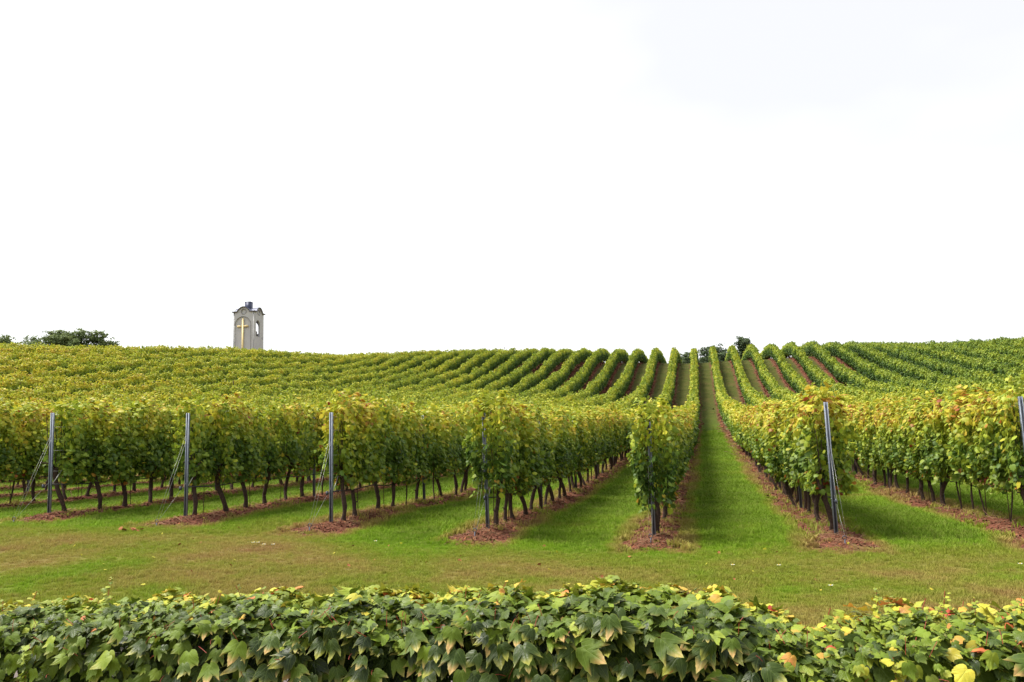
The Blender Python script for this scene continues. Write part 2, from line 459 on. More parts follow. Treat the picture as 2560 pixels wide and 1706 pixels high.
M['gold'] = simple('gilded_cross', (0.66, 0.52, 0.24), (0.76, 0.61, 0.31), 2.0, 0.5, 0.1, 0.01, 0.4)
M['straw'] = simple('dry_straw', (0.22, 0.12, 0.07), (0.38, 0.24, 0.14), 3.0, 0.9, 0.1)
M['chip'] = simple('bark_mulch', (0.085, 0.030, 0.016), (0.24, 0.092, 0.052), 5.0, 0.9, 0.3)
M['dead_leaf'] = simple('fallen_leaf', (0.24, 0.07, 0.03), (0.42, 0.20, 0.08), 9.0, 0.8)
M['petal'] = simple('white_petal', (0.66, 0.66, 0.62), (0.78, 0.78, 0.74), 9.0, 0.7)
M['stamen'] = simple('yellow_stamen', (0.6, 0.45, 0.05), (0.7, 0.5, 0.08), 9.0, 0.7)
M['stalk'] = simple('green_stalk', (0.09, 0.15, 0.03), (0.15, 0.22, 0.05), 9.0, 0.7)
M['petiole'] = simple('red_petiole', (0.22, 0.025, 0.02), (0.42, 0.08, 0.05), 20, 0.5, 0.1, 0.001, 0.4)
M['feather'] = simple('bird_feather', (0.02, 0.02, 0.022), (0.05, 0.05, 0.055), 9.0, 0.7)

# ------------------------------------------------------------------ ground sheet
def axis(segs):
    a = []
    for x0, x1, d in segs: a.append(np.arange(x0, x1, d))
    return np.concatenate(a)
gxs = axis([(-700, -300, 50), (-300, -120, 15), (-120, -60, 4), (-60, -20, 1.0), (-20, 9, 0.11), (9, 30, 0.7), (30, 60, 2.0), (60, 120, 6), (120, 300, 15), (300, 701, 50)])
gys = axis([(-600, -60, 60), (-60, 0, 10), (0, 3.4, 0.85), (3.4, 6, 0.3), (6, 30, 0.13), (30, 45, 0.3), (45, 125, 0.5), (125, 300, 8), (300, 1001, 50)])
GX, GYY = np.meshgrid(gxs, gys)
Zg = ground_z(GX, GYY)
Zg = Zg - 0.15 * (1 - sm(3.3, 3.6, GYY))
nx, ny = len(gxs), len(gys)
idx = np.arange(nx * ny).reshape(ny, nx)
Fg = np.stack([idx[:-1, :-1], idx[:-1, 1:], idx[1:, 1:], idx[1:, :-1]], -1).reshape(-1, 4)
ground = obj('ground', mesh_np('ground', np.stack([GX, GYY, Zg], -1).reshape(-1, 3), Fg, M['ground'], smooth=True))
tag(ground, 'grassy vineyard ground with reddish mulch strips, rising to a rounded crest', kind='structure')

# ------------------------------------------------------------------ instancing by geometry nodes (for stuff only)
def scatter(name, P, rot, scl, variant, sources, label, cat_kind='stuff', parent=None):
    """one object whose points carry copies of the source meshes"""
    col = bpy.data.collections.new(name + '_sources')
    for i, me in enumerate(sources):
        o = bpy.data.objects.new('%s_source_%02d' % (name, i), me); col.objects.link(o)
    me = bpy.data.meshes.new(name)
    P = np.asarray(P, np.float32)
    me.vertices.add(len(P)); me.vertices.foreach_set('co', P.ravel())
    a = me.attributes.new('rot', 'FLOAT_VECTOR', 'POINT'); a.data.foreach_set('vector', np.asarray(rot, np.float32).ravel())
    a = me.attributes.new('scl', 'FLOAT_VECTOR', 'POINT'); a.data.foreach_set('vector', np.asarray(scl, np.float32).ravel())
    a = me.attributes.new('variant', 'INT', 'POINT'); a.data.foreach_set('value', np.asarray(variant, np.int32))
    o = obj(name, me, parent)
    g = bpy.data.node_groups.new(name, 'GeometryNodeTree')
    g.interface.new_socket('Geometry', in_out='INPUT', socket_type='NodeSocketGeometry')
    g.interface.new_socket('Geometry', in_out='OUTPUT', socket_type='NodeSocketGeometry')
    n = g.nodes
    gi, go = n.new('NodeGroupInput'), n.new('NodeGroupOutput')
    ci = n.new('GeometryNodeCollectionInfo'); ci.inputs['Collection'].default_value = col
    ci.inputs['Separate Children'].default_value = True; ci.inputs['Reset Children'].default_value = True
    ip = n.new('GeometryNodeInstanceOnPoints'); ip.inputs['Pick Instance'].default_value = True
    def na(nm, t):
        q = n.new('GeometryNodeInputNamedAttribute'); q.data_type = t; q.inputs['Name'].default_value = nm
        return [s for s in q.outputs if s.enabled and s.name == 'Attribute'][0]
    L = g.links
    L.new(gi.outputs[0], ip.inputs['Points']); L.new(ci.outputs[0], ip.inputs['Instance'])
    L.new(na('variant', 'INT'), ip.inputs['Instance Index'])
    L.new(na('rot', 'FLOAT_VECTOR'), ip.inputs['Rotation'])
    L.new(na('scl', 'FLOAT_VECTOR'), ip.inputs['Scale'])
    L.new(ip.outputs[0], go.inputs[0])
    md = o.modifiers.new('scatter', 'NODES'); md.node_group = g
    tag(o, label, kind=cat_kind)
    return o

# ------------------------------------------------------------------ leaf clouds
def frames(nrm, down, roll):
    """per-leaf rotation matrices: columns = side, along (leaf length), normal"""
    n = nrm / np.linalg.norm(nrm, axis=1, keepdims=True)
    d = down - (down * n).sum(1, keepdims=True) * n
    d /= np.linalg.norm(d, axis=1, keepdims=True) + 1e-9
    s = np.cross(d, n)
    c, q = np.cos(roll)[:, None], np.sin(roll)[:, None]
    d2 = d * c + s * q
    s2 = np.cross(d2, n)
    return np.stack([s2, d2, n], axis=2)
def leaf_cloud(T, TF, P, Fr, S):
    """T (v,3) template; returns V (n*v,3), F list"""
    V = np.einsum('nij,vj->nvi', Fr, T) * S[:, None, None] + P[:, None, :]
    n, v = len(P), len(T)
    off = (np.arange(n) * v)[:, None, None]
    return V.reshape(-1, 3), [(f[None] + off).reshape(-1, f.shape[1]) for f in TF]

# grape leaf: five shallow lobes, folded at the midrib
_o = [(0, 0.08), (0.16, -0.06), (0.40, 0.06), (0.52, 0.30), (0.40, 0.44), (0.46, 0.66), (0.24, 0.72), (0, 1.0),
      (-0.24, 0.72), (-0.46, 0.66), (-0.40, 0.44), (-0.52, 0.30), (-0.40, 0.06), (-0.16, -0.06)]
GL = np.array([(x, y, -0.22 * abs(x) - 0.25 * (y - 0.3) ** 2 + (0.05 if i % 2 else 0)) for i, (x, y) in enumerate(_o)] + [(0, 0.36, 0.04)])
GLF = [np.array([(14, i, (i + 1) % 14) for i in range(14)])]
# simple bent leaf for vines and trees far away
SL = np.array([(0, 0, 0), (0.5, 0.35, -0.10), (0.30, 0.85, -0.14), (-0.30, 0.85, -0.14), (-0.5, 0.35, -0.10), (0, 0.4, 0.06)])
SLF = [np.array([(5, i, (i + 1) % 5) for i in range(5)])]

def foliage_mesh(name, seed, n, size, T, TF, tsig=0.10, length=0.86, far=False, z0=0.62, z1=1.93, half=0.21, shoots=3):
    g = np.random.default_rng(seed)
    y = g.uniform(-length / 2, length / 2, n)
    u = g.random(n)
    z = z0 + (z1 - z0) * (1 - (1 - u) ** 1.0)
    # ragged underside
    bot = z0 + 0.20 * np.sin(y * 9 + seed) * (0.6 if far else 0.95) + 0.05 * np.sin(y * 31 + seed) + 0.14 * g.random(n)
    z = np.where(z < bot, z + 0.35 * g.random(n) + 0.1, z)
    top = z1 + 0.10 * np.sin(y * 6.0 + seed * 1.7) + (0.05 if far else 0.09) * np.sin(y * 17 + seed)
    z = z0 + (z - z0) * (top - z0) / (z1 - z0)
    hz = (z - z0) / (z1 - z0)
    w = half * (0.75 + 0.45 * np.sin(np.clip(hz, 0, 1) * math.pi) + 0.30 * np.sin(y * 8 + seed * 2.3 + z * 5) * 0.5 + 0.2 * np.sin(z * 9 - y * 5 + seed))
    side = np.where(g.random(n) < 0.5, -1.0, 1.0)
    shell = np.where(g.random(n) < 0.72, g.uniform(0.72, 1.15, n), g.uniform(0.0, 0.75, n))
    x = side * w * shell
    P = np.stack([x, y, z], 1)
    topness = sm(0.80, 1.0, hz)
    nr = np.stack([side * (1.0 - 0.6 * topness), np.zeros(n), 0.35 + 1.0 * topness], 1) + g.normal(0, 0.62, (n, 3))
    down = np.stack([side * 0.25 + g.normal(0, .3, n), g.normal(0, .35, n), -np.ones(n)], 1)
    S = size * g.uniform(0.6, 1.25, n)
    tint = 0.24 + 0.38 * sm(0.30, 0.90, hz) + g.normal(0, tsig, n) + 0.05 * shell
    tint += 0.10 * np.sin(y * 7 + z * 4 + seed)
    hot = g.random(n) < (0.014 if not far else 0.003)
    tint = np.where(hot, g.uniform(0.72, 0.98, n), tint)
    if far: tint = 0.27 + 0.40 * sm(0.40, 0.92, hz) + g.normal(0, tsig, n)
    low = (hz < 0.14) & (g.random(n) < 0.07)
    tint = np.where(low, g.uniform(0.85, 1.0, n), tint)
    rnd = g.random(n)
    # shoots that stand up or arch out of the canopy
    ex = []
    for k in range(shoots):
        if g.random() < 0.25: continue
        y0 = g.uniform(-length / 2, length / 2); a = g.uniform(0, 6.28); out_ = g.uniform(0.0, 0.16); up = g.uniform(0.05, 0.24)
        zz = z1 if g.random() < 0.7 else g.uniform(0.8, 1.7)
        if zz < z1: out_ = g.uniform(0.15, 0.30); up = g.uniform(-0.1, 0.1)
        for j in range(9):
            q = j / 8
            sx = (half * 0.7 if zz < z1 else 0.0) * (1 if math.cos(a) > 0 else -1)
            ex.append((sx + math.cos(a) * out_ * q + g.normal(0, .02), y0 + math.sin(a) * out_ * q * .8 + g.normal(0, .02), zz - 0.03 + up * q, 0.78 - 0.3 * q, 0.50 + 0.12 * g.random()))
    if ex:
        ex = np.array(ex)
        P = np.vstack([P, ex[:, :3]]); S = np.concatenate([S, size * ex[:, 3]]); tint = np.concatenate([tint, ex[:, 4]])
        k = len(ex)
        nr = np.vstack([nr, g.normal(0, 1, (k, 3)) + (0, 0, .8)]); down = np.vstack([down, g.normal(0, 1, (k, 3))]); rnd = np.concatenate([rnd, g.random(k)])
    Fr = frames(nr, down, g.normal(0, 0.5, len(P)))
    V, F = leaf_cloud(T, TF, P, Fr, S)
    v = len(T)
    return V, F, np.repeat(np.clip(tint, 0, 1), v), np.repeat(rnd, v)

near_fol = []
for i in range(9):
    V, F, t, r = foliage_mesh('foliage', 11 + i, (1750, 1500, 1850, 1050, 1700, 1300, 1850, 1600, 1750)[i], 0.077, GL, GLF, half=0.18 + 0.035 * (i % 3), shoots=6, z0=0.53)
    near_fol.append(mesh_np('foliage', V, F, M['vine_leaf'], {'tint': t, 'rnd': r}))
end_fol = []
for i in range(3):      # the fuller, lower hanging canopy round an end post
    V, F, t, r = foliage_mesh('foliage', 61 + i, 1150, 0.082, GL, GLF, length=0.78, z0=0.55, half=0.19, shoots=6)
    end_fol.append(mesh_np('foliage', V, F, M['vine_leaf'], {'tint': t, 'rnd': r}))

# trunks
def trunk_mb(seed, h=0.86, r=0.036, n=7, rings=10, arms=True):
    g = random.Random(seed)
    mb = MB()
    ph = g.uniform(0, 6.28); a1 = g.uniform(0.02, 0.075); lean = (g.uniform(-.07, .07), g.uniform(-.16, .16))
    P = []; rad = []
    for i in range(rings):
        q = i / (rings - 1)
        P.append((a1 * math.sin(ph + q * 5) - a1 * math.sin(ph) + lean[0] * q, a1 * math.cos(ph * 1.3 + q * 4.2) - a1 * math.cos(ph * 1.3) + lean[1] * q, -0.06 + h * q))
        rad.append(r * (1.45 - 0.75 * min(1, q * 3) if q < .33 else (0.85 + 0.35 * g.random() + (0.25 if q > .85 else 0))))
    mb.tube(P, rad, n, wob=0.35, seed=seed)
    if arms:
        top = P[-1]
        for s in (-1, 1):
            mb.tube([top, (top[0], top[1] + s * 0.12, top[2] + 0.07), (top[0] + g.uniform(-.03, .03), top[1] + s * 0.34, top[2] + 0.10)], [r * .75, r * .5, r * .3], 5, wob=0.3, seed=seed + s)
        for k in range(4):
            y0 = g.uniform(-.32, .32)
            mb.tube([(top[0], top[1] + y0, top[2] + .08), (top[0] + g.uniform(-.05, .05), top[1] + y0 * 1.1, top[2] + .5), (top[0] + g.uniform(-.1, .1), top[1] + y0 * 1.2, top[2] + 0.95)], [.008, .006, .004], 4, cap=False)
    if g.random() < 0.5:    # a spur or burr on the stem
        q = P[rings // 3]
        mb.tube([q, (q[0] + g.uniform(-.05, .05), q[1] + g.choice((-1, 1)) * .07, q[2] + .03)], [.016, .007], 5)
    return mb
trunks = [trunk_mb(200 + i, r=0.030 + 0.010 * (i % 4) / 3).mesh('trunk', M['bark'], True) for i in range(10)]
rod_mesh = MB().tube([(0, 0, -0.1), (0.01, 0.005, 0.6), (0, 0, 1.25)], 0.0065, 5).mesh('stake', M['rust'], True)

# far vines: light foliage + trunks in one mesh
far_src = []
for i in range(8):
    V, F, t, r = foliage_mesh('far_vine', 111 + i, 470, 0.145, SL, SLF, tsig=0.06, far=True, length=0.95, half=0.245, z0=0.48, shoots=5)
    mb = MB()
    tr = trunk_mb(400 + i, r=0.04, n=4, rings=4, arms=False)
    if i in (2, 6): tr.box(-0.03, 0.03, 0.28, 0.32, 0, 1.9)
    V2 = np.vstack(tr.V); nv = len(V)
    Q2 = np.array(tr.Q) + nv; T2 = np.array(tr.T) + nv
    nF = sum(len(f) for f in F)
    fm = np.concatenate([np.zeros(nF), np.ones(len(Q2) + len(T2))])
    far_src.append(mesh_np('far_vine', np.vstack([V, V2]), F + [Q2, T2], [M['vine_leaf'], M['bark']],
                           {'tint': np.concatenate([t, np.zeros(len(V2))]), 'rnd': np.concatenate([r, np.zeros(len(V2))])}, fmat=fm))

# ------------------------------------------------------------------ rows
ORD = ['first', 'second', 'third', 'fourth', 'fifth', 'sixth', 'seventh', 'eighth', 'ninth', 'tenth', 'eleventh', 'twelfth', 'thirteenth', 'fourteenth',
       'fifteenth', 'sixteenth', 'seventeenth', 'eighteenth', 'nineteenth', 'twentieth']
def row_name(k):
    """rows are told by their end posts, counted from the left"""
    if -4 <= k <= 2: return 'the %s end post from left' % ORD[k + 4]
    if k < -4: return 'the %s row behind the leftmost end post' % ORD[-5 - k]
    return 'the %s row past the rightmost end post' % ORD[k - 3]
STEP = 0.75
end_y = {-4: 11.75, -3: 11.9, -2: 12.05, -1: 12.25, 0: 12.35, 1: 12.2, 2: 12.3}
rows = {}
for k in range(-28, 24):
    X = ROW0 + PITCH_ROW * k
    g = np.random.default_rng(1000 + k)
    ys = end_y.get(k, Y_START) + 0.30 + STEP * np.arange(int(130 / STEP)) + g.normal(0, 0.085, int(130 / STEP)).clip(-.3, .3)
    xs = np.full(len(ys), X) + g.normal(0, 0.035, len(ys))
    r = np.hypot(xs, ys)
    phi = -np.degrees(np.arctan2(xs, ys))
    lim = crest_r(phi) + np.where(phi < 14, 38, 16)
    ok = in_view(xs, ys, -50.5, 25) & (r < lim)
    rows[k] = (xs[ok], ys[ok])

allv = []
for k, (xs, ys) in rows.items():
    for i, (x, y) in enumerate(zip(xs, ys)):
        n = int(round((y - end_y.get(k, Y_START) - 0.30) / STEP))
        allv.append((math.hypot(x, y), k, n, x, y))
def seen_near(k, x, y):
    a = math.degrees(math.atan2(x, y))
    return -47.0 < a < 21.0
cand = sorted([v for v in allv if seen_near(v[1], v[3], v[4])])
# a row hidden behind its neighbours shows only tops: weight the distance of rows to the left
NEAR = 296
near = cand[:NEAR]
near_set = {(v[1], v[2]) for v in near}
def copy_child(src, parent):
    c = src.copy(); C.objects.link(c); c.parent = parent; return c
for (r, k, n, x, y) in near:
    z = gz(x, y) - 0.01
    v = empty('grapevine', (x, y, z))
    g = random.Random(k * 977 + n)
    v.rotation_euler = (g.uniform(-.02, .02), g.uniform(-.02, .02), math.pi * g.randrange(2) + g.uniform(-.06, .06))
    if n == 0: v.rotation_euler = (0, 0, g.uniform(-.06, .06))
    v.scale = (g.uniform(.9, 1.12), 1.0, g.uniform(.96, 1.035))
    first = n == 0
    full = first and k in (0, -1)
    f = obj('foliage', g.choice(near_fol[4:5] if full else end_fol if first else near_fol), v); f['kind'] = 'stuff'
    f.location = (g.uniform(-.04, .04), {0: -.45, -1: -.38, -4: .14, -3: .14, -2: .10}.get(k, .05) if first else 0, ({0: -.13}.get(k, 0) if first else g.uniform(-.07, .05))); f.scale = (.96, .92, 1.02) if full else (g.uniform(.85, 1.15), 1, 1)
    young = g.random() < 0.16 and not first
    if young:
        obj('stake', rod_mesh, v)
        t = obj('trunk', g.choice(trunks), v); t.scale = (.35, .35, 1.0)
    else:
        obj('trunk', g.choice(trunks), v)
        if g.random() < 0.4:
            s = obj('stake', rod_mesh, v); s.location = (g.uniform(-.03, .03), g.choice((-1, 1)) * g.uniform(.15, .35), 0)
    if n < 14 and k >= -9:
        lab = '%s grapevine from the front in the row at %s' % (ORD[n], row_name(k)) if -4 <= k <= 2 else '%s grapevine from the front in %s' % (ORD[n], row_name(k))
    elif -4 <= k <= 2: lab = 'grapevine beyond the fourteenth vine of the row at %s' % row_name(k)
    else: lab = 'grapevine deep inside %s' % row_name(k)
    tag(v, lab, 'grapevine', 'grapevines in the trellis rows')

far = [v for v in allv if (v[1], v[2]) not in near_set]
FX = np.array([v[3] for v in far]); FY = np.array([v[4] for v in far])
g = np.random.default_rng(5)
nf = len(far)
P = np.stack([FX, FY, ground_z(FX, FY) - 0.02], 1)
rot = np.stack([g.normal(0, .02, nf), g.normal(0, .02, nf), np.where(g.random(nf) < .5, 0, math.pi) + g.normal(0, .05, nf)], 1)
scl = np.stack([g.uniform(.9, 1.15, nf), np.ones(nf), g.uniform(.90, 1.08, nf) + 0.14 * (fnoise(FX * .9, FY * .5) - .5)], 1)
scatter('far_grapevines', P, rot, scl, g.integers(0, len(far_src), nf), far_src, 'grapevines in long trellis rows running up the slope and over its crest')

# ------------------------------------------------------------------ trellis posts, wires, hoses
def post_meshes():
    mb = MB()      # open C section, 52 x 34 mm
    h = 1.80
    mb.box(-.026, .026, .014, .017, -.3, h)
    mb.box(-.026, -.023, -.017, .014, -.3, h); mb.box(.023, .026, -.017, .014, -.3, h)
    mb.box(-.023, -.014, -.017, -.014, -.3, h); mb.box(.014, .023, -.017, -.014, -.3, h)
    rib = MB(); rib.box(-.004, .004, .008, .0135, -.3, h - .01)
    hk = MB()
    for i in range(12):
        z = 0.35 + i * 0.12
        for s in (-1, 1): hk.box(s * .0295 - .003, s * .0295 + .003, -.006, .004, z, z + .022)
    return mb.mesh('profile', M['steel']), rib.mesh('rib', M['steel_dark']), hk.mesh('hook', M['steel'])
PM = post_meshes()
def make_post(x, y, label, group, end=False, h=1.0, lean=(0, 0)):
    t = empty('trellis_post', (x, y, gz(x, y)))
    t.rotation_euler = (lean[0], lean[1], random.uniform(-.15, .15))
    t.scale = (1, 1, h)
    obj('profile', PM[0], t); obj('rib', PM[1], t)
    q = obj('wire_hook', PM[2], t); q['kind'] = 'stuff'
    return tag(t, label, 'post', group)

end_h = {-4: .945, -3: .94, -2: 0.965, -1: 0.98, 0: 0.93, 1: 1.02, 2: 1.02}
look = {-4: 'leftmost grey steel end post with yellow leaves at its top', -3: 'grey steel end post standing before the dark leafy vine, second from left',
        -2: 'bare grey steel end post with two slack guy wires, third from left', -1: 'steel end post whose upper half is buried in leaves, fourth from left',
        0: 'steel end post under the leafiest vine beside the open grass alley', 1: 'tall bare steel end post on the right of the open grass alley',
        2: 'steel end post at the right edge with orange leaves beside it'}
anchor_y = {}
for k in range(-4, 3):
    X = ROW0 + PITCH_ROW * k
    y = end_y[k]
    post = make_post(X, y, look[k], 'end posts of the vine rows', True, end_h[k], (random.uniform(-.01, .02), random.uniform(-.01, .01)))
    z0 = gz(X, y)
    # guy wires to a ground anchor in front of the post
    ay = y - 0.72
    az = gz(X, ay)
    a = empty('guy_wire', (X, ay, az))
    def rel(px, py, pz): return (px - X, py - ay, pz - az)
    for dx, hz in ((-.012, 1.32), (.014, 1.28)):
        w = MB().tube([(dx * 2, 0, 0.07), rel(X + dx, y - .02, z0 + hz)], 0.0015, 4).build('wire', M['wire'], a)
    MB().tube([(0.01, 0, 0.07), rel(X + .01, y - .02, z0 + 0.55)], 0.0015, 4).build('wire', M['wire'], a)
    mb = MB().tube([(0, -.03, -.15), (0, 0, 0.06)], 0.010, 6)
    ring = [(0.028 * math.cos(q * math.pi / 4), 0.0, 0.085 + 0.028 * math.sin(q * math.pi / 4)) for q in range(9)]
    mb.tube(ring, 0.006, 5, cap=False)
    mb.build('anchor_eye', M['steel_dark'], a, True)
    mb = MB().box(-.012, .012, -.02, .02, -.03, .03); mb.tube([(-.03, 0, 0), (.03, 0, 0)], .006, 5)
    b = mb.build('wire_tensioner', M['steel_dark'], a)
    b.location = rel(X + .01, y - .16, z0 + .47)
    tag(a, 'pair of thin guy wires anchored in front of %s' % row_name(k), 'guy wire', 'guy wires of the end posts')
    # slanted brace bar seen at knee height
    br = MB().tube([(X + .03, y + .01, z0 + .50), (X + .02, y + .22, z0 + .72)], 0.007, 5)
    bo = br.build('brace_bar', M['wire'])
    tag(bo, 'short slanted metal bar tied to %s' % row_name(k), 'brace bar', 'brace bars at the end posts')

np_ = 0
for k, (xs, ys) in rows.items():
    X = ROW0 + PITCH_ROW * k
    for j in range(1, 10):
        y = Y_START + 4.5 * j + random.uniform(-.15, .15) - 0.35
        a = math.degrees(math.atan2(X, y))
        if math.hypot(X, y) > 34 or not (-47.5 < a < 21): continue
        if -4 <= k <= 2: lab = '%s steel post up the row of %s' % (ORD[j - 1], row_name(k))
        else: lab = '%s visible steel post up %s' % (ORD[j - 1], row_name(k))
        make_post(X, y, lab, 'posts standing inside the vine rows', h=1.0)

def line_pts(X, y0, y1, zoff, step=0.75, sag=0.0, dx=0.0, g=None):
    P = []
    n = max(2, int((y1 - y0) / step))
    for i in range(n + 1):
        y = y0 + (y1 - y0) * i / n
        zz = zoff - sag * abs(math.sin(math.pi * (y - y0) / 1.5)) + (g.uniform(-.012, .012) if g and i else 0)
        P.append((X + dx, y, float(height(np.array([X]), np.array([y]))[0]) + 0.03 + zz))
    return P
for k in range(-9, 4):
    X = ROW0 + PITCH_ROW * k
    y0 = end_y.get(k, Y_START)
    if k < -4: y0 = max(y0, -X * 0.95)
    y1 = 38
    if y0 > y1 - 2: continue
    g = random.Random(k)
    P = line_pts(X, y0 + .02, y1, 0.55, sag=0.03, dx=0.03, g=g)
    h_ = MB().tube(P, 0.0095, 6).build('drip_hose', M['hose'], smooth=True)
    tag(h_, 'black drip hose hung low along %s' % (('the row at ' + row_name(k)) if -4 <= k <= 2 else row_name(k)), 'hose', 'drip hoses under the vine rows')
    t = empty('trellis_wires', (X, y0, gz(X, y0)))
    for zz, dx in ((0.80, 0), (1.15, -.03), (1.15, .03), (1.55, -.03), (1.55, .03), (1.76, 0)):
        P = [(p[0] - X, p[1] - y0, p[2] - t.location.z) for p in line_pts(X, y0, y1, zz - .03, step=4.5, dx=dx)]
        MB().tube(P, 0.0016, 4).build('wire', M['wire'], t)
    tag(t, 'thin steel wires strung along %s' % (('the row at ' + row_name(k)) if -4 <= k <= 2 else row_name(k)), 'wires', 'trellis wires of the rows')

# ------------------------------------------------------------------ grass, mulch and small litter
def tuft(seed, n=26, h=0.05, spread=0.085, w=0.0045):
    g = np.random.default_rng(seed)
    V = []; T = []; Q = []; H = []
    for i in range(n):
        a = g.uniform(0, 6.28); rr = spread * math.sqrt(g.random())
        bx, by = rr * math.cos(a), rr * math.sin(a)
        d = g.uniform(0, 6.28); ln = h * g.uniform(.5, 1.3); bend = ln * g.uniform(.2, .95)
        cx, cy = math.cos(d), math.sin(d); wx, wy = -cy * w * g.uniform(.7, 1.3), cx * w
        b = len(V)
        V += [(bx - wx, by - wy, -0.01), (bx + wx, by + wy, -0.01), (bx + cx * bend * .4 - wx * .8, by + cy * bend * .4 - wy * .8, ln * .6), (bx + cx * bend * .4 + wx * .8, by + cy * bend * .4 + wy * .8, ln * .6), (bx + cx * bend, by + cy * bend, ln * .9)]
        H += [0, 0, .6, .6, 1]
        Q.append((b, b + 1, b + 3, b + 2)); T.append((b + 2, b + 3, b + 4))
    return mesh_np('tuft', V, [np.array(Q), np.array(T)], M['blade'], {'hgt': H})
tufts = [tuft(i) for i in range(5)] + [tuft(20 + i, 34, 0.075, 0.10) for i in range(3)]
def sample(n, y0, y1, power=1.0, lo=-49, hi=23):
    """points in the view wedge, denser near the camera"""
    g = np.random.default_rng(int(y0 * 10) + n)
    r = y0 + (y1 - y0) * g.random(n) ** power
    a = np.radians(g.uniform(lo, hi, n))
    return r * np.sin(a), r * np.cos(a), g
gxp, gyp, g = sample(260000, 5.2, 66, 1.45)
d = row_dx(gxp) + 0.2 * (fnoise(gxp * 3, gyp * 3) - .5)
ok = (gyp > 4.0) & (g.random(len(gyp)) > sm(30, 64, gyp)) & ((gyp < 11.3) | (d > 0.46) | (g.random(len(gxp)) < 0.035))
gxp, gyp = gxp[ok], gyp[ok]; ng = len(gxp)
dist = np.hypot(gxp, gyp)
green = sm(10.5, 13.5, gyp)
s = (0.55 + 0.55 * green) * np.random.default_rng(3).uniform(.6, 1.3, ng) * (0.7 + 0.6 * fnoise(gxp * .8, gyp * .8)) * np.clip(dist / 13, 0.85, 2.2)
sc = np.stack([s, s, s / np.clip(dist / 13, 1.0, 1.6)], 1)
var = np.where(np.random.default_rng(4).random(ng) < 0.25 + 0.5 * green, np.random.default_rng(5).integers(5, 8, ng), np.random.default_rng(6).integers(0, 5, ng))
scatter('grass', np.stack([gxp, gyp, ground_z(gxp, gyp)], 1), np.stack([np.zeros(ng), np.zeros(ng), np.random.default_rng(8).uniform(0, 6.28, ng)], 1), sc, var, tufts,
        'short grass, green in the alleys and dry yellow on the headland')

def litter(seed, straw):
    g = random.Random(seed); mb = MB()
    if straw:
        L = g.uniform(.05, .14)
        mb.tube([(-L, 0, .004), (0, g.uniform(-.02, .02), .018), (L, g.uniform(-.02, .02), .003)], 0.0030, 3, cap=False)
    else:
        L, W = g.uniform(.018, .045), g.uniform(.008, .02)
        V = [(-L, -W, 0), (L * .8, -W * .7, .006), (L, W, .002), (-L * .7, W * .8, .01), (0, 0, .017)]
        mb.add(V, T=[(0, 1, 4), (1, 2, 4), (2, 3, 4), (3, 0, 4)])
    return mb
lit_src = [litter(i, True).mesh('litter', M['straw']) for i in range(4)] + [litter(10 + i, False).mesh('litter', M['chip']) for i in range(4)] + [litter(30, False).mesh('litter', M['dead_leaf']), litter(31, True).mesh('litter', M['chip'])]
lx_, ly_, g = sample(230000, 10.2, 112, 1.35)
kx = np.round((lx_ - ROW0) / PITCH_ROW)
off = g.normal(0, 0.20, len(lx_)) * (0.8 + .6 * fnoise(ly_ * 1.3, kx * 7.0))
lx_ = ROW0 + kx * PITCH_ROW + off
ok = (ly_ > 11.0 + 0.5 * g.random(len(lx_))) & (fnoise(lx_ * 2.2 + 40, ly_ * 2.2) > 0.30)
lx_, ly_ = lx_[ok], ly_[ok]; nl = len(lx_)
g = np.random.default_rng(77)
dd = np.clip(np.hypot(lx_, ly_) / 16, 0.8, 4.0)[:, None]
scatter('mulch', np.stack([lx_, ly_, ground_z(lx_, ly_) + .002], 1), np.stack([g.normal(0, .35, nl), g.normal(0, .35, nl), g.uniform(0, 6.28, nl)], 1),
        g.uniform(.6, 1.5, (nl, 1)) * np.ones((nl, 3)) * dd, g.choice(10, nl, p=[.04, .04, .04, .04, .17, .17, .17, .16, .03, .14]), lit_src,
        'reddish bark mulch and straw heaped under the vine rows')

# weeds along the edges of the strips and fallen vine leaves on the turf
wx, wy, g = sample(12000, 10.5, 40, 1.2)
dw = row_dx(wx); ok = ((wy > 11) & (np.abs(dw - .42) < .12))
ok &= fnoise(wx * 1.1 + 7, wy * 1.1 + 3) > .47
wx, wy = wx[ok], wy[ok]; nw = len(wx); s1 = g.uniform(1.0, 1.9, nw)
weed_src = [tuft(300 + i, 22, 0.055, 0.05, 0.009) for i in range(4)]
scatter('weeds', np.stack([wx, wy, ground_z(wx, wy)], 1), np.stack([np.zeros(nw), np.zeros(nw), g.uniform(0, 6.28, nw)], 1), np.stack([s1 * .9, s1 * .9, s1], 1), g.integers(0, 4, nw), weed_src,
        'scattered weed tufts along the edges of the mulch strips')
fx, fy, g = sample(420, 6.5, 34, 1.2)
ok = fnoise(fx * .7, fy * .7 + 11) > .42; fx, fy = fx[ok], fy[ok]; nfl = len(fx)
fl_src = [mesh_np('fallen_leaf', GL * .045 * (1, 1, (-1) ** i), GLF, M['dead_leaf']) for i in range(2)] + [mesh_np('fallen_leaf', GL * .045, GLF, M['vine_leaf'], {'tint': np.full(len(GL), .74), 'rnd': np.full(len(GL), .6)})]
scatter('fallen_leaf_litter', np.stack([fx, fy, ground_z(fx, fy) + .03], 1), np.stack([g.normal(0, .5, nfl), g.normal(0, .5, nfl), g.uniform(0, 6.28, nfl)], 1), g.uniform(.5, 1.1, (nfl, 1)) * np.ones((nfl, 3)), g.integers(0, 3, nfl), fl_src,
        'brown and yellow vine leaves fallen on the grass')

